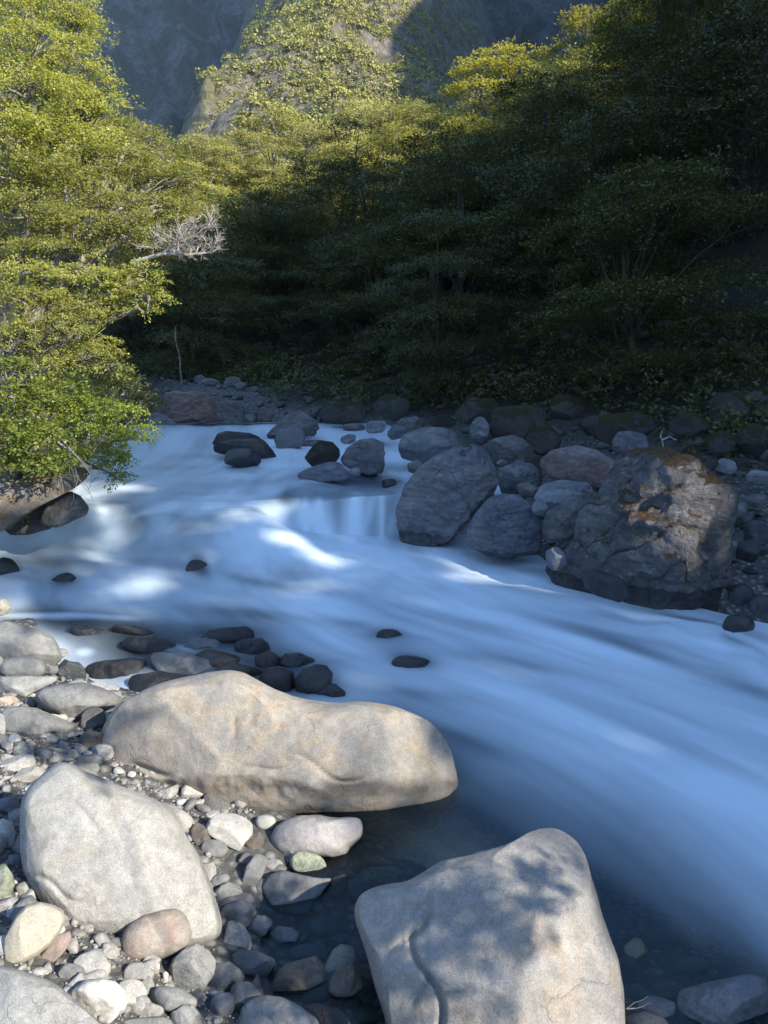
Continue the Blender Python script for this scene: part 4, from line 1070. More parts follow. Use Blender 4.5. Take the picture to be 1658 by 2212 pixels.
# ---- loose gravel and rubble, joined
def scatter(name, label, region, n, r0, r1, mat, sub=2, seed=1, sink=0.3, zmin=None, nvar=6, keep=None):
    rg = np.random.default_rng(seed)
    x = rg.uniform(region[0], region[1], n); y = rg.uniform(region[2], region[3], n)
    z = Gn(x, y)
    if keep is not None:
        m = keep(x, y, z, rg); x, y, z = x[m], y[m], z[m]
    n = len(x)
    r = r0 * (r1 / r0) ** (rg.random(n) ** 2.2)
    V0, F0 = ico(sub)
    vs, fs = [], []
    base = []
    for i in range(nvar):
        q = V0.copy()
        for _ in range(8):
            nn = rg.normal(size=3); nn /= np.linalg.norm(nn); h = rg.uniform(.38, .75)
            q -= np.maximum(q @ nn - h, 0)[:, None] * nn
        base.append(q)
    base = np.array(base)
    B = base[rg.integers(0, nvar, n)]
    sc = np.stack([rg.uniform(.8, 1.4, n), rg.uniform(.7, 1.1, n), rg.uniform(.4, .8, n)], 1)
    a = rg.uniform(0, 6.28, n); tl = rg.normal(0, .25, n)
    B = B * sc[:, None, :] * r[:, None, None]
    ct, st_ = np.cos(tl)[:, None], np.sin(tl)[:, None]
    yy = B[:, :, 1] * ct - B[:, :, 2] * st_; zz_ = B[:, :, 1] * st_ + B[:, :, 2] * ct
    ca, sa = np.cos(a)[:, None], np.sin(a)[:, None]
    X = B[:, :, 0] * ca - yy * sa + x[:, None]; Y = B[:, :, 0] * sa + yy * ca + y[:, None]
    Z = zz_ + (z + r * (0.5 - sink))[:, None]
    V = np.stack([X, Y, Z], 2).reshape(-1, 3)
    F = (F0[None] + (np.arange(n) * len(V0))[:, None, None]).reshape(-1, 3)
    me = mesh_from(name, V, F, mat)
    attr(me, 'shade', np.repeat(rg.random(n), len(V0)))
    o = link(name, me)
    tag(o, label, 'gravel' if 'gravel' in name else 'rubble', kind='stuff')
    return o


def gravel_mat(name, c1, c2, c3):
    m, nt, out = new_mat(name)
    L = nt.links
    tc = N(nt, 'ShaderNodeTexCoord'); v = tc.outputs['Object']
    a = N(nt, 'ShaderNodeAttribute', attribute_name='shade')
    col = mixc(nt, ramp(nt, a.outputs['Fac'], (0.0, 0.6)), c1, c2)
    col = mixc(nt, ramp(nt, a.outputs['Fac'], (0.8, 0.95)), col, c3)
    nn = noise(nt, v, 60, 4, 0.7)
    col = mixc(nt, 1.0, col, mixc(nt, ramp(nt, nn, (0.3, 0.7)), (0.7, 0.7, 0.7), (1.2, 1.2, 1.2)), 'MULTIPLY')
    bp = N(nt, 'ShaderNodeBump'); bp.inputs['Strength'].default_value = 0.5; bp.inputs['Distance'].default_value = 0.006
    L.new(nn, bp.inputs['Height'])
    bs = N(nt, 'ShaderNodeBsdfPrincipled', Roughness=0.75)
    L.new(col, bs.inputs['Base Color']); L.new(bp.outputs[0], bs.inputs['Normal'])
    L.new(bs.outputs[0], out.inputs[0])
    return m


M['gravel'] = gravel_mat('bank_gravel', (0.13, 0.13, 0.125), (0.28, 0.27, 0.255), (0.40, 0.385, 0.36))
M['bedgravel'] = gravel_mat('stream_bed_stones', (0.07, 0.075, 0.07), (0.15, 0.15, 0.14), (0.21, 0.20, 0.17))
M['rubble'] = gravel_mat('dark_rubble', (0.045, 0.043, 0.04), (0.12, 0.115, 0.11), (0.17, 0.165, 0.16))
dry = lambda x, y, z, rg: z > 0.10
scatter('gravel', 'small grey and white stones filling the gaps of the near bank', (-2.9, 0.9, 1.3, 5.6), 5200, .012, .05, M['gravel'], 2, 3, keep=dry)
scatter('gravel', 'fine grit and chips between the cobbles of the near bank', (-2.6, 0.7, 1.4, 4.6), 15000, .005, .014, M['gravel'], 1, 13, sink=.2, keep=dry)
scatter('gravel', 'larger cobbles lying between the boulders of the near bank', (-3.4, 1.2, 1.3, 6.2), 520, .05, .11, M['gravel'], 3, 4, sink=.45, keep=lambda x, y, z, rg: z > 0.02)
scatter('bed_gravel', 'stones on the bed of the stream seen through clear water', (-2.5, 3.4, 1.3, 8.0), 1500, .04, .15, M['bedgravel'], 2, 5, sink=.4, keep=lambda x, y, z, rg: z < 0.05)
scatter('rubble', 'dark rubble and small blocks along the far bank', (-9, 12, 7.5, 30), 2600, .07, .32, M['rubble'], 2, 6, sink=.35,
        keep=lambda x, y, z, rg: (z > 0.35) & (x > -0.27 * y - 2.2) & (y + 0.9 * x > 9.6) & ((hill(x, y) < 3.2) | (x < 0)) & (z < 5) & ((x > 0.5) | (y > 19)))
scatter('rubble', 'pale cobbles between the boulders of the right bank', (1.4, 9, 6, 13), 900, .05, .16, M['rubble'], 2, 7, sink=.3, keep=lambda x, y, z, rg: (z > 0.15))

# ------------------------------------------------------------------ mountains
def mountain_mat():
    m, nt, out = new_mat('mountain_rock_and_scrub')
    L = nt.links
    tc = N(nt, 'ShaderNodeTexCoord'); v = tc.outputs['Object']
    a = N(nt, 'ShaderNodeAttribute', attribute_name='spur')
    mp = N(nt, 'ShaderNodeMapping'); mp.inputs['Rotation'].default_value = (0.35, 0.5, 0.2); mp.inputs['Scale'].default_value = (1, 1, 0.28)
    L.new(v, mp.inputs[0])
    n1 = noise(nt, mp.outputs[0], 0.035, 8, 0.68, 1.0)
    n2 = noise(nt, mp.outputs[0], 0.30, 6, 0.75, 0.4)
    rockc = mixc(nt, ramp(nt, n2, (0.38, 0.62)), (0.085, 0.08, 0.075), (0.17, 0.16, 0.15))
    veg = mixc(nt, ramp(nt, n2, (0.35, 0.65)), (0.030, 0.034, 0.020), (0.075, 0.078, 0.045))
    col = mixc(nt, ramp(nt, n1, (0.44, 0.56)), veg, rockc)
    n3 = noise(nt, v, 0.55, 7, 0.75, 0.6)
    srock = mixc(nt, ramp(nt, n3, (0.35, 0.65)), (0.12, 0.105, 0.085), (0.27, 0.235, 0.20))
    sveg = mixc(nt, ramp(nt, n3, (0.4, 0.6)), (0.06, 0.065, 0.025), (0.19, 0.18, 0.08))
    scol = mixc(nt, ramp(nt, noise(nt, v, 0.12, 6, 0.7), (0.44, 0.54)), sveg, srock)
    col = mixc(nt, a.outputs['Fac'], col, scol)
    bp = N(nt, 'ShaderNodeBump'); bp.inputs['Strength'].default_value = 1.0; bp.inputs['Distance'].default_value = 2.2
    L.new(mth(nt, 'ADD', n2, mth(nt, 'MULTIPLY', n3, 0.5)), bp.inputs['Height'])
    bs = N(nt, 'ShaderNodeBsdfPrincipled', Roughness=0.9)
    L.new(col, bs.inputs['Base Color']); L.new(bp.outputs[0], bs.inputs['Normal'])
    L.new(bs.outputs[0], out.inputs[0])
    return m


M['mountain'] = mountain_mat()


def spur_h(x, y):
    r = np.hypot(x, y); a = np.arctan2(x, y)
    ac = np.interp(r, [120, 160, 200, 260, 340], [-.060, -.080, -.050, -.030, -.02])
    hw = np.interp(r, [120, 150, 200, 260, 340], [32, 25, 13, 11, 12])
    d = (a - ac) * r
    p = np.stack([x, y, x * 0], 1)
    ridge = 22 + .74 * (r - 125) + 5 * fbm(p * .05, 3, 61)
    h = ridge - .95 * np.maximum(np.abs(d) - hw, 0) - .012 * d * d
    # bluffs and bosses of bare rock
    h = h + 3.0 * ridged(p * .045 + 3, 4, 66) + 1.4 * fbm(p * .22, 3, 67)
    return h


def mount_h(x, y):
    r = np.hypot(x, y)
    p = np.stack([x, y, x * 0], 1)
    skew = np.stack([x * .9 + y * .35, y * .22, x * 0], 1)
    return 22 + .93 * (r - 385) + 26 * fbm(p * .0045, 3, 71) + 15 * ridged(skew * .021, 5, 73) + 3.0 * fbm(skew * .12, 3, 75)


def build_mountain():
    az = np.radians(np.linspace(-36, 36, 330)); rr = np.linspace(105, 780, 300)
    A, Q = np.meshgrid(az, rr, indexing='ij')
    x, y = (Q * np.sin(A)).ravel(), (Q * np.cos(A)).ravel()
    s, m_ = spur_h(x, y), mount_h(x, y)
    z = np.maximum(np.maximum(s, m_), 2.0 + 0 * x)
    na, nr = A.shape
    i, j = np.meshgrid(np.arange(na - 1), np.arange(nr - 1), indexing='ij')
    a = (i * nr + j).ravel()
    me = mesh_from('mountain', np.stack([x, y, z], 1), np.stack([a, a + nr, a + nr + 1, a + 1], 1), M['mountain'])
    attr(me, 'spur', sstep(-3, 6, s - m_) * sstep(2, 6, s))
    o = link('mountain', me)
    tag(o, 'steep dark mountainside with a sunlit scrubby rock spur', kind='structure')


build_mountain()

# the sun's frame: U across the light, WD towards the sun on the ground
WD = np.array([math.sin(SUN_AZ), math.cos(SUN_AZ)])
UD = np.array([-WD[1], WD[0]])
CE, SE = math.cos(SUN_EL), math.sin(SUN_EL)
UVS = [(-80, -30), (-10, -22), (2, -12), (3.4, -2.5), (4.2, -1.5), (9, 1.0), (11, 9), (14, 14), (22, 18.5), (26, 22), (27.3, 20.5), (28.3, 12), (31, 12), (34, 14), (38, 12), (44, 14), (52, 27), (75, 34), (110, 56), (160, 120), (226, 168), (256, 330), (305, 520), (500, 640), (800, 560), (1100, 200)]  # crest profile of the added ridge, set by where shade should fall


def vs(u):
    return np.interp(u, [a for a, b in UVS], [b for a, b in UVS])


def build_shade_ridge():
    """the other side of the valley, behind and to the right: its crest keeps the sun off the stream"""
    u = np.concatenate([np.linspace(-80, 60, 240, endpoint=False), np.linspace(60, 1100, 200)])
    w0 = 62 + .10 * np.maximum(u, 0)
    p = np.stack([u * .22, u * 0, u * 0], 1)
    zc = (vs(u) + w0 * SE) / CE + .5 * fbm(p * 2, 3, 5)
    fr = np.array([0, .12, .25, .4, .55, .7, .82, .92, 1.0, 1.12, 1.4, 1.9])
    V = []
    base = 1.0
    for k in fr:
        h = np.where(k <= 1, k ** 1.25, 1 - (k - 1) * .9)
        zz_ = base + (zc - base) * h
        run = np.minimum(zc * .62, 44 + .1 * np.maximum(u, 0))
        w = w0 - run * (1 - min(k, 1)) + (k - 1 if k > 1 else 0) * zc
        n_ = 0.03 * zc * fbm(np.stack([u * .05, w * .05, w * 0], 1), 3, 15) * (1 - h) * 4 * h
        P = u[:, None] * UD[None] + w[:, None] * WD[None]
        V.append(np.concatenate([P, (zz_ + n_)[:, None]], 1))
    V = np.array(V)
    nk, nu = V.shape[:2]
    i, j = np.meshgrid(np.arange(nk - 1), np.arange(nu - 1), indexing='ij')
    a = (i * nu + j).ravel()
    me = mesh_from('mountain', V.reshape(-1, 3), np.stack([a, a + 1, a + nu + 1, a + nu], 1), M['mountain'])
    attr(me, 'spur', np.zeros(nk * nu))
    tag(link('mountain', me), 'wooded valley side behind the viewpoint that shades the stream', kind='structure')


build_shade_ridge()


# ------------------------------------------------------------------ foliage
def leaf_quads(P, Nn, size, rg, aspect=.55, T=None):
    n = len(P)
    if T is None:
        T = rg.normal(size=(n, 3))
    T = T - (T * Nn).sum(1)[:, None] * Nn
    T /= np.maximum(np.linalg.norm(T, axis=1), 1e-6)[:, None]
    B = np.cross(Nn, T)
    s = size * rg.uniform(.65, 1.25, n)[:, None]
    V = np.stack([P - T * s * .5, P + B * s * .5 * aspect, P + T * s * .5, P - B * s * .5 * aspect], 1).reshape(-1, 3)
    return V


def norm(v):
    return v / np.maximum(np.linalg.norm(v, axis=-1, keepdims=True), 1e-9)


def crown_mesh(name, blobs, leaf, mat, spray=.32, dens=14, per=45, seed=0, flat=.35, droop=.12, up=.25, origin=(0, 0, 0), jit=.62, bias=None):
    """blobs: rows of (x, y, z, rx, ry, rz). Twigs carry flat fans of leaves over each blob's surface."""
    rg = np.random.default_rng(seed)
    C, D, NN, LL, TT = [], [], [], [], []
    for b in blobs:
        c, r = np.array(b[:3]), np.array(b[3:6])
        dn_ = b[6] if len(b) > 6 else 1.0
        area = 4 * math.pi * ((r[0] * r[1]) ** 1.6 + (r[0] * r[2]) ** 1.6 + (r[1] * r[2]) ** 1.6) ** (1 / 1.6) / 3 ** (1 / 1.6)
        n = max(6, int(area * dens * dn_))
        d = norm(rg.normal(size=(n, 3)))
        d[:, 2] = np.where((d[:, 2] < -0.25) & (rg.random(n) < .75), -d[:, 2], d[:, 2])
        lump = 1 + .20 * fbm(d * 2.1 + c + seed, 3, seed)
        pos = c + d * r * (lump * (1 - np.abs(rg.normal(0, .13, n))))[:, None]
        e1 = d * [1, 1, .15]; e1[:, 2] -= droop + .1 * rg.normal(size=n)
        e1 += .35 * rg.normal(size=(n, 3)) * [1, 1, .25]
        e1 = norm(e1)
        nn = norm(np.array([0, 0, 1.0]) + flat * rg.normal(size=(n, 3)) + up * d)
        C.append(pos); D.append(e1); NN.append(nn); LL.append(spray * rg.uniform(.6, 1.3, n)); TT.append(rg.uniform(-.3, .3, n) + rg.uniform(-.1, .1))
    C, D, NN, LL, TT = map(np.concatenate, (C, D, NN, LL, TT))
    NN = norm(NN - (NN * D).sum(1)[:, None] * D)
    E2 = np.cross(NN, D)
    n = len(C)
    k = n * per
    u = rg.uniform(-.25, 1, (n, per)); hw = .42 * np.sqrt(np.clip(1 - (u - .25) ** 2 / .85, 0.02, 1))
    v = rg.uniform(-1, 1, (n, per)) * hw
    w = rg.normal(0, .07, (n, per)) - .18 * (u ** 2) * .5
    P = C[:, None] + LL[:, None, None] * (u[..., None] * D[:, None] + v[..., None] * E2[:, None] + w[..., None] * NN[:, None])
    Nl = norm(NN[:, None] + jit * rg.normal(size=(n, per, 3)) + (0 if bias is None else bias * S))
    T = D[:, None] * 1.0 + E2[:, None] * np.sign(v)[..., None] * .8 + .3 * rg.normal(size=(n, per, 3))
    V = leaf_quads(P.reshape(-1, 3) - np.array(origin), Nl.reshape(-1, 3), leaf, rg, T=T.reshape(-1, 3))
    F = np.arange(len(V)).reshape(-1, 4)
    me = mesh_from(name, V, F, mat, smooth=False)
    tint = np.clip(rg.random((n, per)) * .75 + .12 + TT[:, None], 0, 1)
    tint = np.where(rg.random((n, per)) < .05, .97, tint * .86)
    attr(me, 'tint', tint.ravel(), 'FACE')
    return me


class Tubes:
    def __init__(s): s.V, s.F, s.n = [], [], 0

    def add(s, pts, r0, r1, sides=6):
        pts = np.asarray(pts, float); m = len(pts)
        t = norm(np.gradient(pts, axis=0))
        a = np.array([.31, .17, .93]) if abs(t[0][2]) < .8 else np.array([.97, .2, .1])
        e = norm(np.cross(t, a)); f = np.cross(t, e)
        rad = np.linspace(r0, r1, m)
        th = np.linspace(0, 2 * math.pi, sides, endpoint=False)
        V = pts[:, None] + rad[:, None, None] * (np.cos(th)[None, :, None] * e[:, None] + np.sin(th)[None, :, None] * f[:, None])
        i, j = np.meshgrid(np.arange(m - 1), np.arange(sides), indexing='ij')
        j2 = (j + 1) % sides
        F = np.stack([i * sides + j, i * sides + j2, (i + 1) * sides + j2, (i + 1) * sides + j], 2).reshape(-1, 4) + s.n
        s.V.append(V.reshape(-1, 3)); s.F.append(F); s.n += m * sides

    def mesh(s, name, mat, origin=(0, 0, 0)):
        return mesh_from(name, np.concatenate(s.V) - np.array(origin), np.concatenate(s.F), mat)


def wiggle(a, b, rg, amt=.12, n=7, sag=0.0):
    a, b = np.array(a, float), np.array(b, float)
    t = np.linspace(0, 1, n)[:, None]
    L = np.linalg.norm(b - a)
    p = a * (1 - t) + b * t
    off = np.cumsum(rg.normal(0, 1, (n, 3)), axis=0); off -= off[0] * (1 - t) + off[-1] * t
    p = p + off * amt * L / n ** .5 * .6
    p[:, 2] += np.sin(t[:, 0] * math.pi) * sag * L
    return p


def twig_fan(tb, p, d, L, r, rg, depth, spread=.55, upb=.1, sides=4):
    n = 5
    d = norm(np.array(d, float))
    pts = [np.array(p, float)]
    for i in range(n):
        d = norm(d + rg.normal(0, .16, 3) + [0, 0, upb * .3]); pts.append(pts[-1] + d * L / n)
    tb.add(pts, r, r * .5, sides)
    if depth > 0:
        for i in (1, 2, 3, 4, 5):
            for _ in range(1 + (rg.random() < .25)):
                dd = norm(d + rg.normal(0, spread, 3) + [0, 0, upb])
                twig_fan(tb, pts[i], dd, L * rg.uniform(.45, .7), r * .55, rg, depth - 1, spread, upb, 3)


def make_tree(label, blobs, base, leaf, mat, seed, bark='bark', trunk_r=.22, group=None, twigs=3, name='beech_tree', cat='tree', fork=.35, **kw):
    rg = np.random.default_rng(seed)
    base = np.array(base, float)
    root = bpy.data.objects.new(name, None); COL.objects.link(root); root.location = tuple(base)
    tag(root, label, cat, group)
    tb = Tubes()
    B = np.array([b[:6] for b in blobs])
    top = B[:, :3].mean(0)
    mid = base + (top - base) * .7
    tp = wiggle(base - [0, 0, .5], mid, rg, .10, 9)
    tb.add(tp, trunk_r, trunk_r * .6, 9)
    for b in B:
        k_ = rg.integers(max(2, int(9 * fork)), 9)
        st = tp[k_]
        lm = wiggle(st, b[:3], rg, .12, 8, .06)
        tb.add(lm, trunk_r * .42, trunk_r * .14, 6)
        for _ in range(twigs):
            d = norm(rg.normal(size=3) * [1, 1, .55] + [0, -.45, .25])
            e = b[:3] + d * b[3:6] * rg.uniform(.85, 1.05)
            q = wiggle(lm[rg.integers(4, 8)], e, rg, .16, 6)
            tb.add(q, trunk_r * .13, trunk_r * .035, 4)
            for m_ in range(3):
                s_ = q[rg.integers(2, 6)]
                tb.add(wiggle(s_, s_ + norm(e - b[:3] + rg.normal(size=3) * .5) * b[3:6].mean() * rg.uniform(.3, .6), rg, .15, 5), trunk_r * .05, trunk_r * .018, 3)
    link('trunk', tb.mesh('trunk', M[bark], base), root)
    link('crown', crown_mesh('crown', blobs, leaf, M[mat], seed=seed, origin=base, **kw), root)
    return root


def bl(lst, z_=None):
    """blobs given by where they stand in the photograph and their distance"""
    out = []
    for b in lst:
        cx, cy, rx, ry, dp = b[:5]
        c = at(cx, cy, dp); s = dp * K / FPX
        out.append((*c, rx * s, max(rx * s * .8, .25), ry * s, *(b[5:6])))
    return out


# ---- left bank, in the sun
make_tree('tall sunlit beech filling the upper left edge of the view, crown in many layers',
          bl([(-60, -60, 200, 120, 13), (60, -20, 120, 70, 12.5), (95, 45, 90, 50, 12), (150, 70, 50, 32, 12), (55, 120, 130, 55, 11.4), (175, 35, 32, 18, 12), (150, 160, 70, 38, 11.4), (212, 190, 40, 24, 11.4), (228, 226, 34, 16, 11.4),
              (60, 215, 130, 50, 11), (175, 250, 62, 26, 11.2), (-20, 300, 120, 60, 10.6), (110, 310, 100, 45, 10.8), (205, 300, 52, 26, 11.2), (20, 430, 110, 70, 12.0), (-10, 200, 130, 90, 12.6)]),
          (-6.9, 12.5, 3.0), .042, 'beech', 301, trunk_r=.18, twigs=4, spray=.34, dens=30, per=52, flat=.5, up=.45, bias=.7)
make_tree('sunlit beech leaning out over the stream at left, its crown reaching furthest right',
          bl([(290, 300, 62, 30, 12), (350, 335, 50, 30, 12), (385, 395, 52, 30, 11.8), (330, 390, 70, 40, 11.4), (235, 360, 90, 42, 11), (400, 440, 36, 24, 11.6), (330, 445, 60, 26, 11.2), (140, 400, 100, 46, 10.4), (250, 450, 70, 30, 10.6),
              (30, 380, 100, 50, 10), (60, 470, 110, 45, 9.8), (190, 490, 80, 32, 10), (275, 515, 52, 24, 10.2), (110, 540, 80, 22, 9.8), (280, 480, 45, 20, 10.2), (0, 560, 110, 60, 11.2), (110, 620, 70, 50, 11)]),
          (-5.6, 11.0, 2.4), .038, 'beech', 302, trunk_r=.17, twigs=4, spray=.30, dens=34, per=52, flat=.5, up=.45, bias=.7)
make_tree('low sunlit beech bough hanging above the dark water edge, below the bare dead branch',
          bl([(312, 604, 44, 38, 9.6), (268, 632, 56, 36, 9.7), (322, 646, 32, 26, 9.6), (300, 668, 26, 14, 9.6), (215, 610, 64, 36, 9.4), (130, 595, 70, 24, 9.2), (230, 655, 36, 14, 9.6), (50, 590, 60, 26, 9.0)]),
          (-5.6, 9.8, 1.8), .034, 'beech', 303, trunk_r=.16, twigs=3, spray=.24, dens=38, per=46, bias=.7)
make_tree('rounded olive green shrub sloping down toward the overhanging rock on the left bank',
          bl([(60, 660, 90, 40, 8.9), (140, 650, 50, 30, 9.2), (110, 720, 80, 45, 8.8), (185, 700, 40, 40, 9.2), (215, 755, 38, 34, 9.2), (180, 770, 50, 36, 9.0), (235, 795, 26, 22, 9.2), (40, 730, 60, 40, 8.6), (110, 790, 60, 26, 8.7), (10, 640, 70, 50, 9.4), (10, 760, 60, 40, 8.9)]),
          (-5.3, 9.2, 1.5), .030, 'beech', 304, trunk_r=.10, twigs=4, name='shrub', cat='shrub', spray=.20, dens=46, per=44, up=.6, flat=.5, bias=.7)
make_tree('dark shaded bush behind the bright ones at the water edge on the left',
          bl([(265, 850, 40, 50, 9.9), (290, 900, 30, 34, 9.9), (230, 840, 40, 36, 9.8), (310, 868, 18, 26, 9.9)]),
          (-4.3, 9.9, 1.0), .034, 'forest', 305, trunk_r=.06, twigs=3, name='shrub', cat='shrub', spray=.18, dens=60, per=30, up=.6, flat=.6)
make_tree('vivid green broad-leaved bush at the left edge, brightest foliage of the view',
          bl([(10, 800, 42, 26, 7.9), (30, 860, 60, 40, 7.8), (85, 890, 45, 40, 7.9), (20, 940, 66, 44, 7.6), (85, 950, 50, 40, 7.7), (40, 1010, 60, 26, 7.7), (105, 1005, 40, 26, 7.8), (150, 850, 34, 26, 8.3)]),
          (-4.1, 8.2, 1.2), .040, 'bush', 306, trunk_r=.05, twigs=5, name='bush', cat='bush', spray=.16, dens=75, per=24, up=.7, flat=.8, bias=.4)
make_tree('dense green bush overhanging the stream, its tip touching the water',
          bl([(160, 880, 40, 26, 8.5), (205, 890, 42, 32, 8.6), (170, 930, 50, 34, 8.4), (225, 945, 46, 32, 8.5), (262, 900, 34, 26, 8.7), (300, 930, 24, 14, 8.7), (215, 985, 44, 26, 8.4), (250, 1005, 28, 22, 8.4), (255, 1035, 16, 18, 8.4), (160, 985, 32, 18, 8.3), (285, 950, 26, 12, 8.6)]),
          (-4.2, 8.8, 1.2), .032, 'bush', 307, trunk_r=.05, twigs=4, name='bush', cat='bush', spray=.15, dens=88, per=26, up=.7, flat=.8)


# the bleached dead branch, a thing one can pick out: it hangs in the beech
def dead_branch():
    rg = np.random.default_rng(12)
    b = at(285, 566, 9.7)
    tb = Tubes()
    e1, e2, e3 = at(350, 548, 9.6), at(395, 556, 9.6), at(455, 540, 9.6)
    st = wiggle(b, e1, rg, .05, 6); tb.add(st, .030, .022, 7)
    m1 = wiggle(e1, at(450, 545, 9.6), rg, .07, 9, -.02); tb.add(m1, .022, .008, 6)
    m2 = wiggle(e1, at(400, 500, 9.5), rg, .07, 7); tb.add(m2, .020, .009, 6)
    m3 = wiggle(at(330, 553, 9.65), at(335, 512, 9.5), rg, .08, 6); tb.add(m3, .014, .006, 5)
    m4 = wiggle(m2[3], at(445, 492, 9.5), rg, .07, 7); tb.add(m4, .014, .006, 5)
    for pl, k0, sc in ((m1, 2, .30), (m2, 1, .32), (m3, 2, .2), (m4, 1, .28)):
        for i in range(k0, len(pl)):
            for _ in range(2):
                d = np.array([rg.normal(.6, .5), rg.normal(0, .4), rg.normal(.35, .25)])
                twig_fan(tb, pl[i], d, sc * rg.uniform(.45, .8), .008, rg, 2, .5, .06)
    o = link('dead_branch', tb.mesh('dead_branch', M['deadwood'], b), loc=b)
    tag(o, 'bare bleached dead branch with fine twigs, jutting over the dark forest at left', 'dead branch')
    rg = np.random.default_rng(5)
    tb = Tubes()
    b = at(340, 695, 21); tb.add(wiggle(at(392, 830, 21), at(378, 705, 21), rg, .06, 9), .028, .012, 5)
    tag(link('snag', tb.mesh('snag', M['bark'], b), loc=b), 'thin pale dead stem standing in the dark forest above the flat-topped boulder', 'snag')
    tb = Tubes()
    b = at(1440, 945, 10.5)
    tb.add([at(1428, 985, 10.6), at(1432, 960, 10.5), at(1426, 942, 10.5), at(1430, 930, 10.5)], .012, .006, 5)
    tb.add([at(1429, 950, 10.5), at(1445, 943, 10.5), at(1460, 950, 10.5)], .012, .007, 5)
    tag(link('driftwood', tb.mesh('driftwood', M['deadwood'], b), loc=b), 'small bent pale stick among mossy stones above the largest boulder', 'stick')
    tb = Tubes()
    b = at(215, 985, 8.0)
    for _ in range(3):
        tb.add(wiggle(at(105 + 10 * _, 940, 7.9), at(200, 1015 + 6 * _, 8.0), rg, .07, 7), .012, .006, 5)
    for _ in range(26):
        s_ = at(rg.uniform(110, 205), rg.uniform(985, 1030), 8.0)
        tb.add(wiggle(s_, s_ + [rg.normal(0, .12), rg.normal(0, .1), rg.normal(-.08, .12)], rg, .2, 5), .004, .002, 3)
    tag(link('bare_twigs', tb.mesh('bare_twigs', M['deadwood'], b), loc=b), 'tangle of bare pale twigs at the lip of the overhanging rock', 'twigs')
    tb = Tubes(); b = at(1390, 2160, 3.1)
    for q in ((1400, 2150), (1405, 2165), (1390, 2172)):
        tb.add(wiggle(at(1352, 2178, 3.1), at(*q, 3.1), rg, .08, 6), .002, .001, 4)
    tag(link('dry_stalks', tb.mesh('dry_stalks', M['deadwood'], b), loc=b), 'few thin dry stalks at the right foot of the tan granite boulder', 'stalks')


dead_branch()


# ---- the forest on the far slope
def variant(i, leaf, dens, per, spray, twigs, bias=None):
    rg = np.random.default_rng(900 + i)
    h = rg.uniform(5.6, 7.2)
    blobs = []
    for t in range(6):
        z = h * (.22 + .145 * t); rad = [1.9, 2.3, 2.3, 1.9, 1.3, .4][t]
        nb = [3, 4, 4, 4, 3, 1][t]; a0 = rg.uniform(0, 6.28)
        for k in range(nb):
            a = a0 + k * 2 * math.pi / nb + rg.normal(0, .3)
            q = rad * rg.uniform(.7, 1.15)
            s = rg.uniform(.75, 1.15)
            blobs.append((q * math.cos(a), q * math.sin(a), z + rg.normal(0, .35), 1.35 * s, 1.15 * s, .28 * s))
    tb = Tubes()
    tp = wiggle((0, 0, -1), (rg.normal(0, .5), rg.normal(0, .5), h * .85), rg, .08, 10)
    tb.add(tp, .14, .05, 6)
    for b in blobs:
        k = int(np.clip(b[2] / h * 8, 3, 9))
        lm = wiggle(tp[k - 1], b[:3], rg, .12, 6, .05); tb.add(lm, .045, .018, 4)
        for _ in range(twigs):
            d = norm(rg.normal(size=3) * [1, 1, .4])
            tb.add(wiggle(lm[4], np.array(b[:3]) + d * np.array(b[3:6]) * 1.02, rg, .15, 5), .022, .007, 3)
    return crown_mesh('crown', blobs, leaf, None, spray=spray, dens=dens, per=per, seed=950 + i, flat=.22, droop=.10, up=.25, jit=.34, bias=bias), tb.mesh('trunk', None)


def with_mat(me, mat):
    m = me.copy(); m.materials.clear(); m.materials.append(M[mat]); return m


near_v = [variant(i, .078, 7.5, 36, .62, 1) for i in range(3)]
far_v = [variant(i + 10, .14, 5.5, 22, .68, 1, .75) for i in range(4)]
VM = {}
for nm, vv in (('near', near_v), ('far', far_v)):
    for lm, bm_ in (('forest', 'darkbark'), ('farforest', 'bark')):
        VM[nm, lm] = [(with_mat(c, lm), with_mat(t, bm_)) for c, t in vv]


def place_tree(x, y, z, s, rot, kind, lm, rg, label, group, name='beech_tree'):
    root = bpy.data.objects.new(name, None); COL.objects.link(root)
    root.location = (x, y, z); root.rotation_euler = (rg.normal(0, .06), rg.normal(0, .06), rot); root.scale = (s, s, s * rg.uniform(.85, 1.15))
    tag(root, label, 'tree', group)
    vv = VM[kind, lm]; c, t = vv[rg.integers(0, len(vv))]
    link('trunk', t, root); link('crown', c, root)
    return root


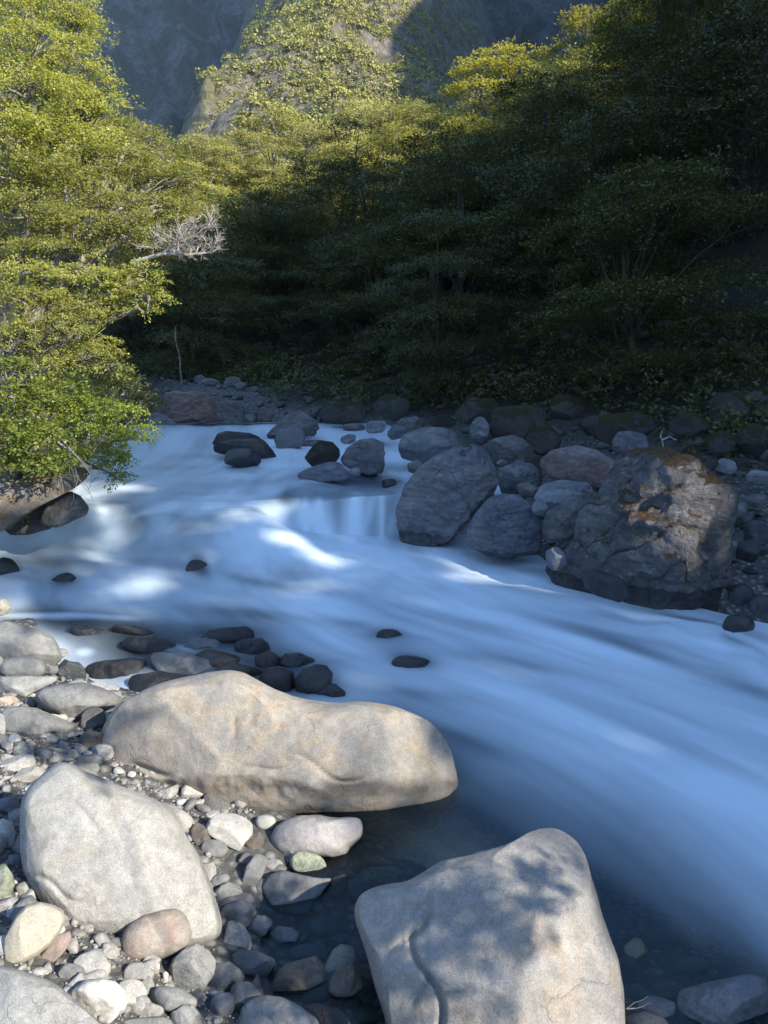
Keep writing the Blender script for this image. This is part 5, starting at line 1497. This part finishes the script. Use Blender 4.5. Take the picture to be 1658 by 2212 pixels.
def forest():
    rg = np.random.default_rng(77)
    pts = []
    r = 13.5
    while r < 112:
        step = 2.7 + r * .030
        for a in np.arange(-.62, .60, step / r):
            aa = a + rg.uniform(-.3, .3) * step / r
            rr = r + rg.uniform(-.35, .35) * step
            pts.append((aa, rr))
        r += step
    n = 0
    for aa, rr in pts:
        f = np.interp(aa, azs, FOOT); c = np.interp(aa, azs, CRT)
        if rr < f - 0.4 or rr > c + 3: continue
        x, y = rr * math.sin(aa), rr * math.cos(aa)
        z = float(Gn(np.array([x]), np.array([y]))[0])
        px, py, _ = project(np.array([[x, y, z + 5]])); px, py = px[0], py[0]
        if px < 120 or px > 1760 or py < -260: continue
        s = rg.uniform(.75, 1.15) * np.interp(rr, [14, 40, 100], [.92, .95, 1.08])
        if rr < f + 3: s *= .8
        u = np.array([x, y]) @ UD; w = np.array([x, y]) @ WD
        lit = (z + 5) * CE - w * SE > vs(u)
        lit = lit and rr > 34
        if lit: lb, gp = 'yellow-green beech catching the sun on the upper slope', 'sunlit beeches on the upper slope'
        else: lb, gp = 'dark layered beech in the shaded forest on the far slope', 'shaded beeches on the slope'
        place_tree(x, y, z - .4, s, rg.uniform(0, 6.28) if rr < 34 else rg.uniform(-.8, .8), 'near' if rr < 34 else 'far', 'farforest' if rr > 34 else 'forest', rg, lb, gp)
        n += 1
    shaded = [o for o in bpy.data.objects if o.get('group') == 'shaded beeches on the slope']
    sunny = [o for o in bpy.data.objects if o.get('group') == 'sunlit beeches on the upper slope']

    def name_one(lst, px, py, text):
        best, bd = None, 1e9
        for o in lst:
            if o.get('own'): continue
            l = o.location
            x_, y_, _ = project(np.array([[l[0], l[1], l[2] + 4.5]]))
            d_ = (x_[0] - px) ** 2 + (y_[0] - py) ** 2 + 30 * math.hypot(l[0], l[1]) ** 2
            if d_ < bd: best, bd = o, d_
        best['label'] = text; best['own'] = 1
    for px, py, text in [(1500, 600, 'big dark beech standing directly above the largest boulder'), (1640, 500, 'dark beech cut by the right edge above the far bank'), (1250, 650, 'dark layered beech above the pink bank boulder'),
                         (1000, 650, 'dark beech at the forest foot behind the leaning slate boulder'), (820, 680, 'shaded beech above the dark angular boulder by the little fall'), (650, 700, 'shaded beech just above the large smooth grey boulder'),
                         (520, 700, 'shaded beech at the forest foot behind the three black boulders'), (430, 640, 'shaded beech rising behind the bare dead branch'), (1550, 150, 'shaded beech high in the upper right corner')]:
        name_one(shaded, px, py, text)
    for px, py, text in [(1050, 130, 'sunlit beech standing highest on the crest, right of the rocky spur'), (1330, 30, 'sunlit beech at the top edge where the crest leaves the view'), (460, 290, 'sunlit beech at the valley notch below the dark mountainside'),
                         (900, 250, 'sunlit beech below the right foot of the rocky spur'), (650, 330, 'sunlit beech at the left foot of the rocky spur')]:
        name_one(sunny, px, py, text)
    for o in shaded + sunny:
        if 'own' in o: del o['own']
    print('forest trees', n)
    return n


forest()


# undergrowth at the foot of the forest
def undergrowth():
    rg = np.random.default_rng(31)
    b = []
    for _ in range(200):
        aa = rg.uniform(-.42, .52); f = np.interp(aa, azs, FOOT); rr = f + rg.uniform(-.9, 5)
        x, y = rr * math.sin(aa), rr * math.cos(aa)
        z = float(G(np.array([x]), np.array([y]))[0]); s = rg.uniform(.35, .95)
        b.append((x, y, z + .2 * s, s, s, s * .6))
    me = crown_mesh('undergrowth', b, .09, M['forest'], spray=.35, dens=4, per=16, seed=5, flat=.6, up=.7)
    tag(link('undergrowth', me), 'dark undergrowth along the foot of the shaded forest', 'undergrowth', kind='stuff')
    b = []
    for _ in range(90):
        x, y = rg.uniform(-9, -4.6), rg.uniform(7.8, 20)
        if x > -3.4 - .16 * y: continue
        z = float(G(np.array([x]), np.array([y]))[0]); s = rg.uniform(.4, .9)
        b.append((x, y, z + .2, s, s, s * .6))
    me = crown_mesh('undergrowth', b, .06, M['beech'], spray=.28, dens=8, per=18, seed=6, flat=.6, up=.7)
    tag(link('undergrowth', me), 'low green growth on the left bank behind the bushes', 'undergrowth', kind='stuff')
    # scrub on the spur
    n = 12000
    a = rg.normal(-.055, .075, n); r = 112 + 190 * rg.random(n) ** 1.3
    x, y = r * np.sin(a), r * np.cos(a)
    z = spur_h(x, y); m_ = mount_h(x, y)
    p = np.stack([x, y, x * 0], 1)
    ok = (z > m_ - 1) & (z > 6) & (fbm(p * .11, 3, 12) > -.55)
    x, y, z = x[ok], y[ok], z[ok]
    s = rg.uniform(.5, 1.5, len(x)) * np.where(rg.random(len(x)) < .12, 1.8, 1)
    V, T = [], []
    k = 26
    d = norm(rg.normal(size=(len(x), k, 3))); d[..., 2] = np.abs(d[..., 2])
    P = np.stack([x, y, z], 1)[:, None] + d * s[:, None, None] * rg.uniform(.6, 1, (len(x), k, 1))
    Nl = norm(d + .5 * rg.normal(size=d.shape) + [0, 0, .3])
    V = leaf_quads(P.reshape(-1, 3), Nl.reshape(-1, 3), 1.0, rg, .8) 
    ctr = np.repeat(P.reshape(-1, 3), 4, 0); V = ctr + (V - ctr) * np.repeat(np.repeat((.27 + .16 * s), k), 4)[:, None]
    me = mesh_from('scrub', V, np.arange(len(V)).reshape(-1, 4), M['spurbush'], smooth=False)
    attr(me, 'tint', np.clip(np.repeat(rg.random(len(x)), k) * .8 + .2 * rg.random(len(x) * k), 0, 1), 'FACE')
    tag(link('scrub', me), 'scrub and stunted bushes covering the sunlit rock spur', 'scrub', kind='stuff')


undergrowth()

# ------------------------------------------------------------------ unseen trees added on the near side, leaves placed to shade the view
HOLES = [(600, 1280, 88, 22), (785, 1286, 95, 26), (770, 1228, 150, 18), (630, 1192, 90, 24), (520, 1160, 56, 24), (300, 1052, 86, 10), (530, 1080, 60, 9), (250, 1000, 50, 6), (1080, 1462, 100, 17),  # gaps left in the added leaves so sun patches land here
         (1010, 1543, 85, 22), (1200, 1545, 60, 18), (640, 1345, 60, 16), (180, 1130, 60, 30), (80, 1170, 90, 26), (60, 1330, 150, 20), (300, 1215, 90, 18), (1485, 1120, 190, 170), (1450, 1040, 150, 120), (835, 1085, 8, 12), (690, 1190, 60, 10), (420, 1130, 60, 14), (860, 1240, 40, 8), (1500, 1560, 40, 10)]


def sun_uv(P):
    P = np.asarray(P)
    u = P[..., :2] @ UD; w = P[..., :2] @ WD
    return u, P[..., 2] * CE - w * SE, w


def wz(dx, dy):
    """nearest water vertex to a point of the photograph"""
    i = np.argmin((dX - dx) ** 2 + (dY - dy) ** 2 + (dD < 0) * 1e9)
    return Wf[i]


def added_shade_trees():
    rg = np.random.default_rng(404)
    hs = []
    for (cx, cy, rx, ry) in HOLES:
        c = wz(cx, cy) if cx < 1400 or cy > 1400 else at(cx, cy, 7.4)
        s = project(c[None])[2][0] * K / FPX
        u0, v0, _ = sun_uv(c)
        # footprint on the water: rx across the view, ry along the depth
        dz = s * ry / max(.12, -ray(cx, cy)[2])
        eu = np.array([[rx * s, 0, 0], [0, dz, 0]]) if cx < 1400 or cy > 1400 else np.array([[rx * s, 0, 0], [0, .1, ry * s]])
        a = sun_uv(eu)
        hs.append((u0, v0, np.array([[a[0][0], a[1][0]], [a[0][1], a[1][1]]])))
    inv = [(u0, v0, np.linalg.inv(Mx.T + np.eye(2) * 1e-6)) for u0, v0, Mx in hs]
    pts = []
    sp = .27
    for u in np.arange(3.0, 12.5, sp):
        top_ = np.interp(u, [3.0, 3.4, 3.7, 4.1, 4.4, 4.8, 5.5, 7, 8.5, 11, 13], [.3, .6, 1.0, 1.35, 1.7, 2.7, 3.9, 6.3, 8.3, 12, 14])
        soft = 5.0 if 4.0 < u < 5.9 else top_
        for v in np.arange(-2.2, max(top_, soft), sp):
            if v > top_ and rg.random() < .5: continue
            uu, vv = u + rg.uniform(-.12, .12), v + rg.uniform(-.12, .12)
            d, part = 9, False
            for (u0, v0, I), pt in zip(inv, [h[0] < 430 and h[1] > 1100 for h in HOLES]):
                q = float(np.hypot(*(I @ np.array([uu - u0, vv - v0]))))
                if q < d: d, part = q, pt
            if d < 1.0 and not (part and rg.random() < .8): continue
            pts.append((uu, vv))
    pts = np.array(pts)
    w = 20 + rg.uniform(-2.5, 2.5, len(pts))
    z = (pts[:, 1] + w * SE) / CE
    XY = pts[:, :1] * UD + w[:, None] * WD
    P = np.concatenate([XY, z[:, None]], 1)
    # shared out between three added trees by position across the light
    cuts_ = [(-9, 6.2), (6.2, 9.2), (9.2, 30)]
    lbs = ['tall beech behind the viewpoint, nearest of those shading the stream', 'tall beech behind the viewpoint whose gaps let sun patches onto the water', 'tall beech on the right bank, farthest of those shading the stream']
    for (a, b), lb in zip(cuts_, lbs):
        Q = P[(pts[:, 0] >= a) & (pts[:, 0] < b)]
        blobs = [(*q, .25, .25, .22) for q in Q]
        added_shade_tree(blobs, (Q[:, 0].mean() + 1.5, Q[:, 1].mean(), 1.5), .22, lb, rg, dens=30, per=5, spray=.24)
    # added boughs close overhead, each clump set sunward of the spot it shades
    T = []
    for dx, dy, rp, t in [(500, 2010, 46, 5.5), (560, 1990, 50, 5.4), (620, 2010, 60, 5.2), (700, 1990, 50, 5.3), (560, 2070, 70, 5.5), (660, 2080, 70, 5.1), (730, 2050, 46, 5.6), (500, 2130, 55, 5.6), (600, 2150, 70, 5.2), (700, 2160, 60, 5.4), (470, 2190, 50, 5.5), (560, 2210, 60, 5.2), (650, 2215, 60, 5.5),
                          (30, 1740, 36, 6), (100, 1625, 46, 6.2), (180, 1620, 52, 6), (60, 1600, 26, 6.1), (755, 1960, 34, 5.5), (610, 1960, 36, 5.5)]:
        p, d_ = hit(dx, dy)
        c = p + S * t
        s = d_ * K / FPX * rp
        T.append((*c, s, s, s * .8))
    added_shade_tree(T, (6.5, -4.5, .6), .05, 'beech bough close overhead, shading the stones in the pool', rg, tr_=.07, dens=150, per=10, spray=.12)
    T = []
    for dx, dy, dp, rp, t in [(700, 1570, 4.2, 40, 24), (740, 1620, 4.0, 34, 25), (880, 1620, 4.1, 34, 24), (910, 1690, 4.0, 26, 23),
                              (1150, 1830, 2.9, 44, 34), (1040, 1880, 2.9, 34, 33), (1250, 2160, 2.6, 40, 34),
                              (20, 1420, 5.6, 50, 13), (120, 1450, 5.4, 55, 13), (200, 1500, 5.2, 45, 13), (60, 1380, 5.8, 45, 13), (230, 1400, 6.3, 46, 19), (310, 1430, 6.0, 50, 20), (390, 1400, 6.2, 50, 19), (470, 1430, 5.9, 50, 20), (550, 1400, 6.0, 46, 19), (350, 1365, 6.5, 44, 20), (430, 1475, 5.6, 50, 20), (520, 1480, 5.5, 46, 20), (600, 1440, 5.7, 50, 20), (660, 1480, 5.4, 50, 20), (620, 1390, 6.0, 40, 20)]:
        c = at(dx, dy, dp) + S * t
        s = dp * K / FPX * rp
        T.append((*c, s, s, s * .8))
    added_shade_tree(T, (11.0, -7.5, 1.0), .07, 'slender beech behind the viewpoint, dappling the tan and cream boulders', rg, tr_=.09, dens=42, per=7, spray=.15)


def added_shade_tree(blobs, base, leaf, label, rg, tr_=.2, **kw):
    root = bpy.data.objects.new('beech_tree', None); COL.objects.link(root); root.location = base  # unseen tree added to block the sun, named like the visible beeches
    tag(root, label, 'tree')
    base = np.array(base, float)
    B = np.array([b[:3] for b in blobs])
    tb = Tubes()
    top_ = B.mean(0) + [1.0, -1.0, 0]
    tp = wiggle(base - [0, 0, .6], top_, rg, .06, 9)
    tb.add(tp, tr_, tr_ * .4, 7)
    for _ in range(min(14, len(B))):
        b = B[rg.integers(0, len(B))]
        tb.add(wiggle(tp[rg.integers(5, 9)], b, rg, .08, 6), tr_ * .2, tr_ * .05, 4)
    link('trunk', tb.mesh('trunk', M['bark'], base), root)
    link('crown', crown_mesh('crown', blobs, leaf, M['forest'], seed=int(rg.integers(1e6)), origin=base, up=.5, flat=.8, **kw), root)


added_shade_trees()


# ------------------------------------------------------------------ the air of the valley
def haze():
    m, nt, out = new_mat('valley_haze')
    pv = N(nt, 'ShaderNodeVolumePrincipled')
    pv.inputs['Color'].default_value = (0.50, 0.72, 1.0, 1)
    pv.inputs['Density'].default_value = 0.0002
    nt.links.new(pv.outputs[0], out.inputs['Volume'])
    bm = bmesh.new(); bmesh.ops.create_cube(bm, size=1)
    me = bpy.data.meshes.new('haze'); bm.to_mesh(me); bm.free(); me.materials.append(m)
    o = link('haze', me)
    o.scale = (3100, 3100, 862)
    o.location = (0, 0, 429)
    tag(o, 'thin blue haze of the valley air', kind='stuff')


haze()
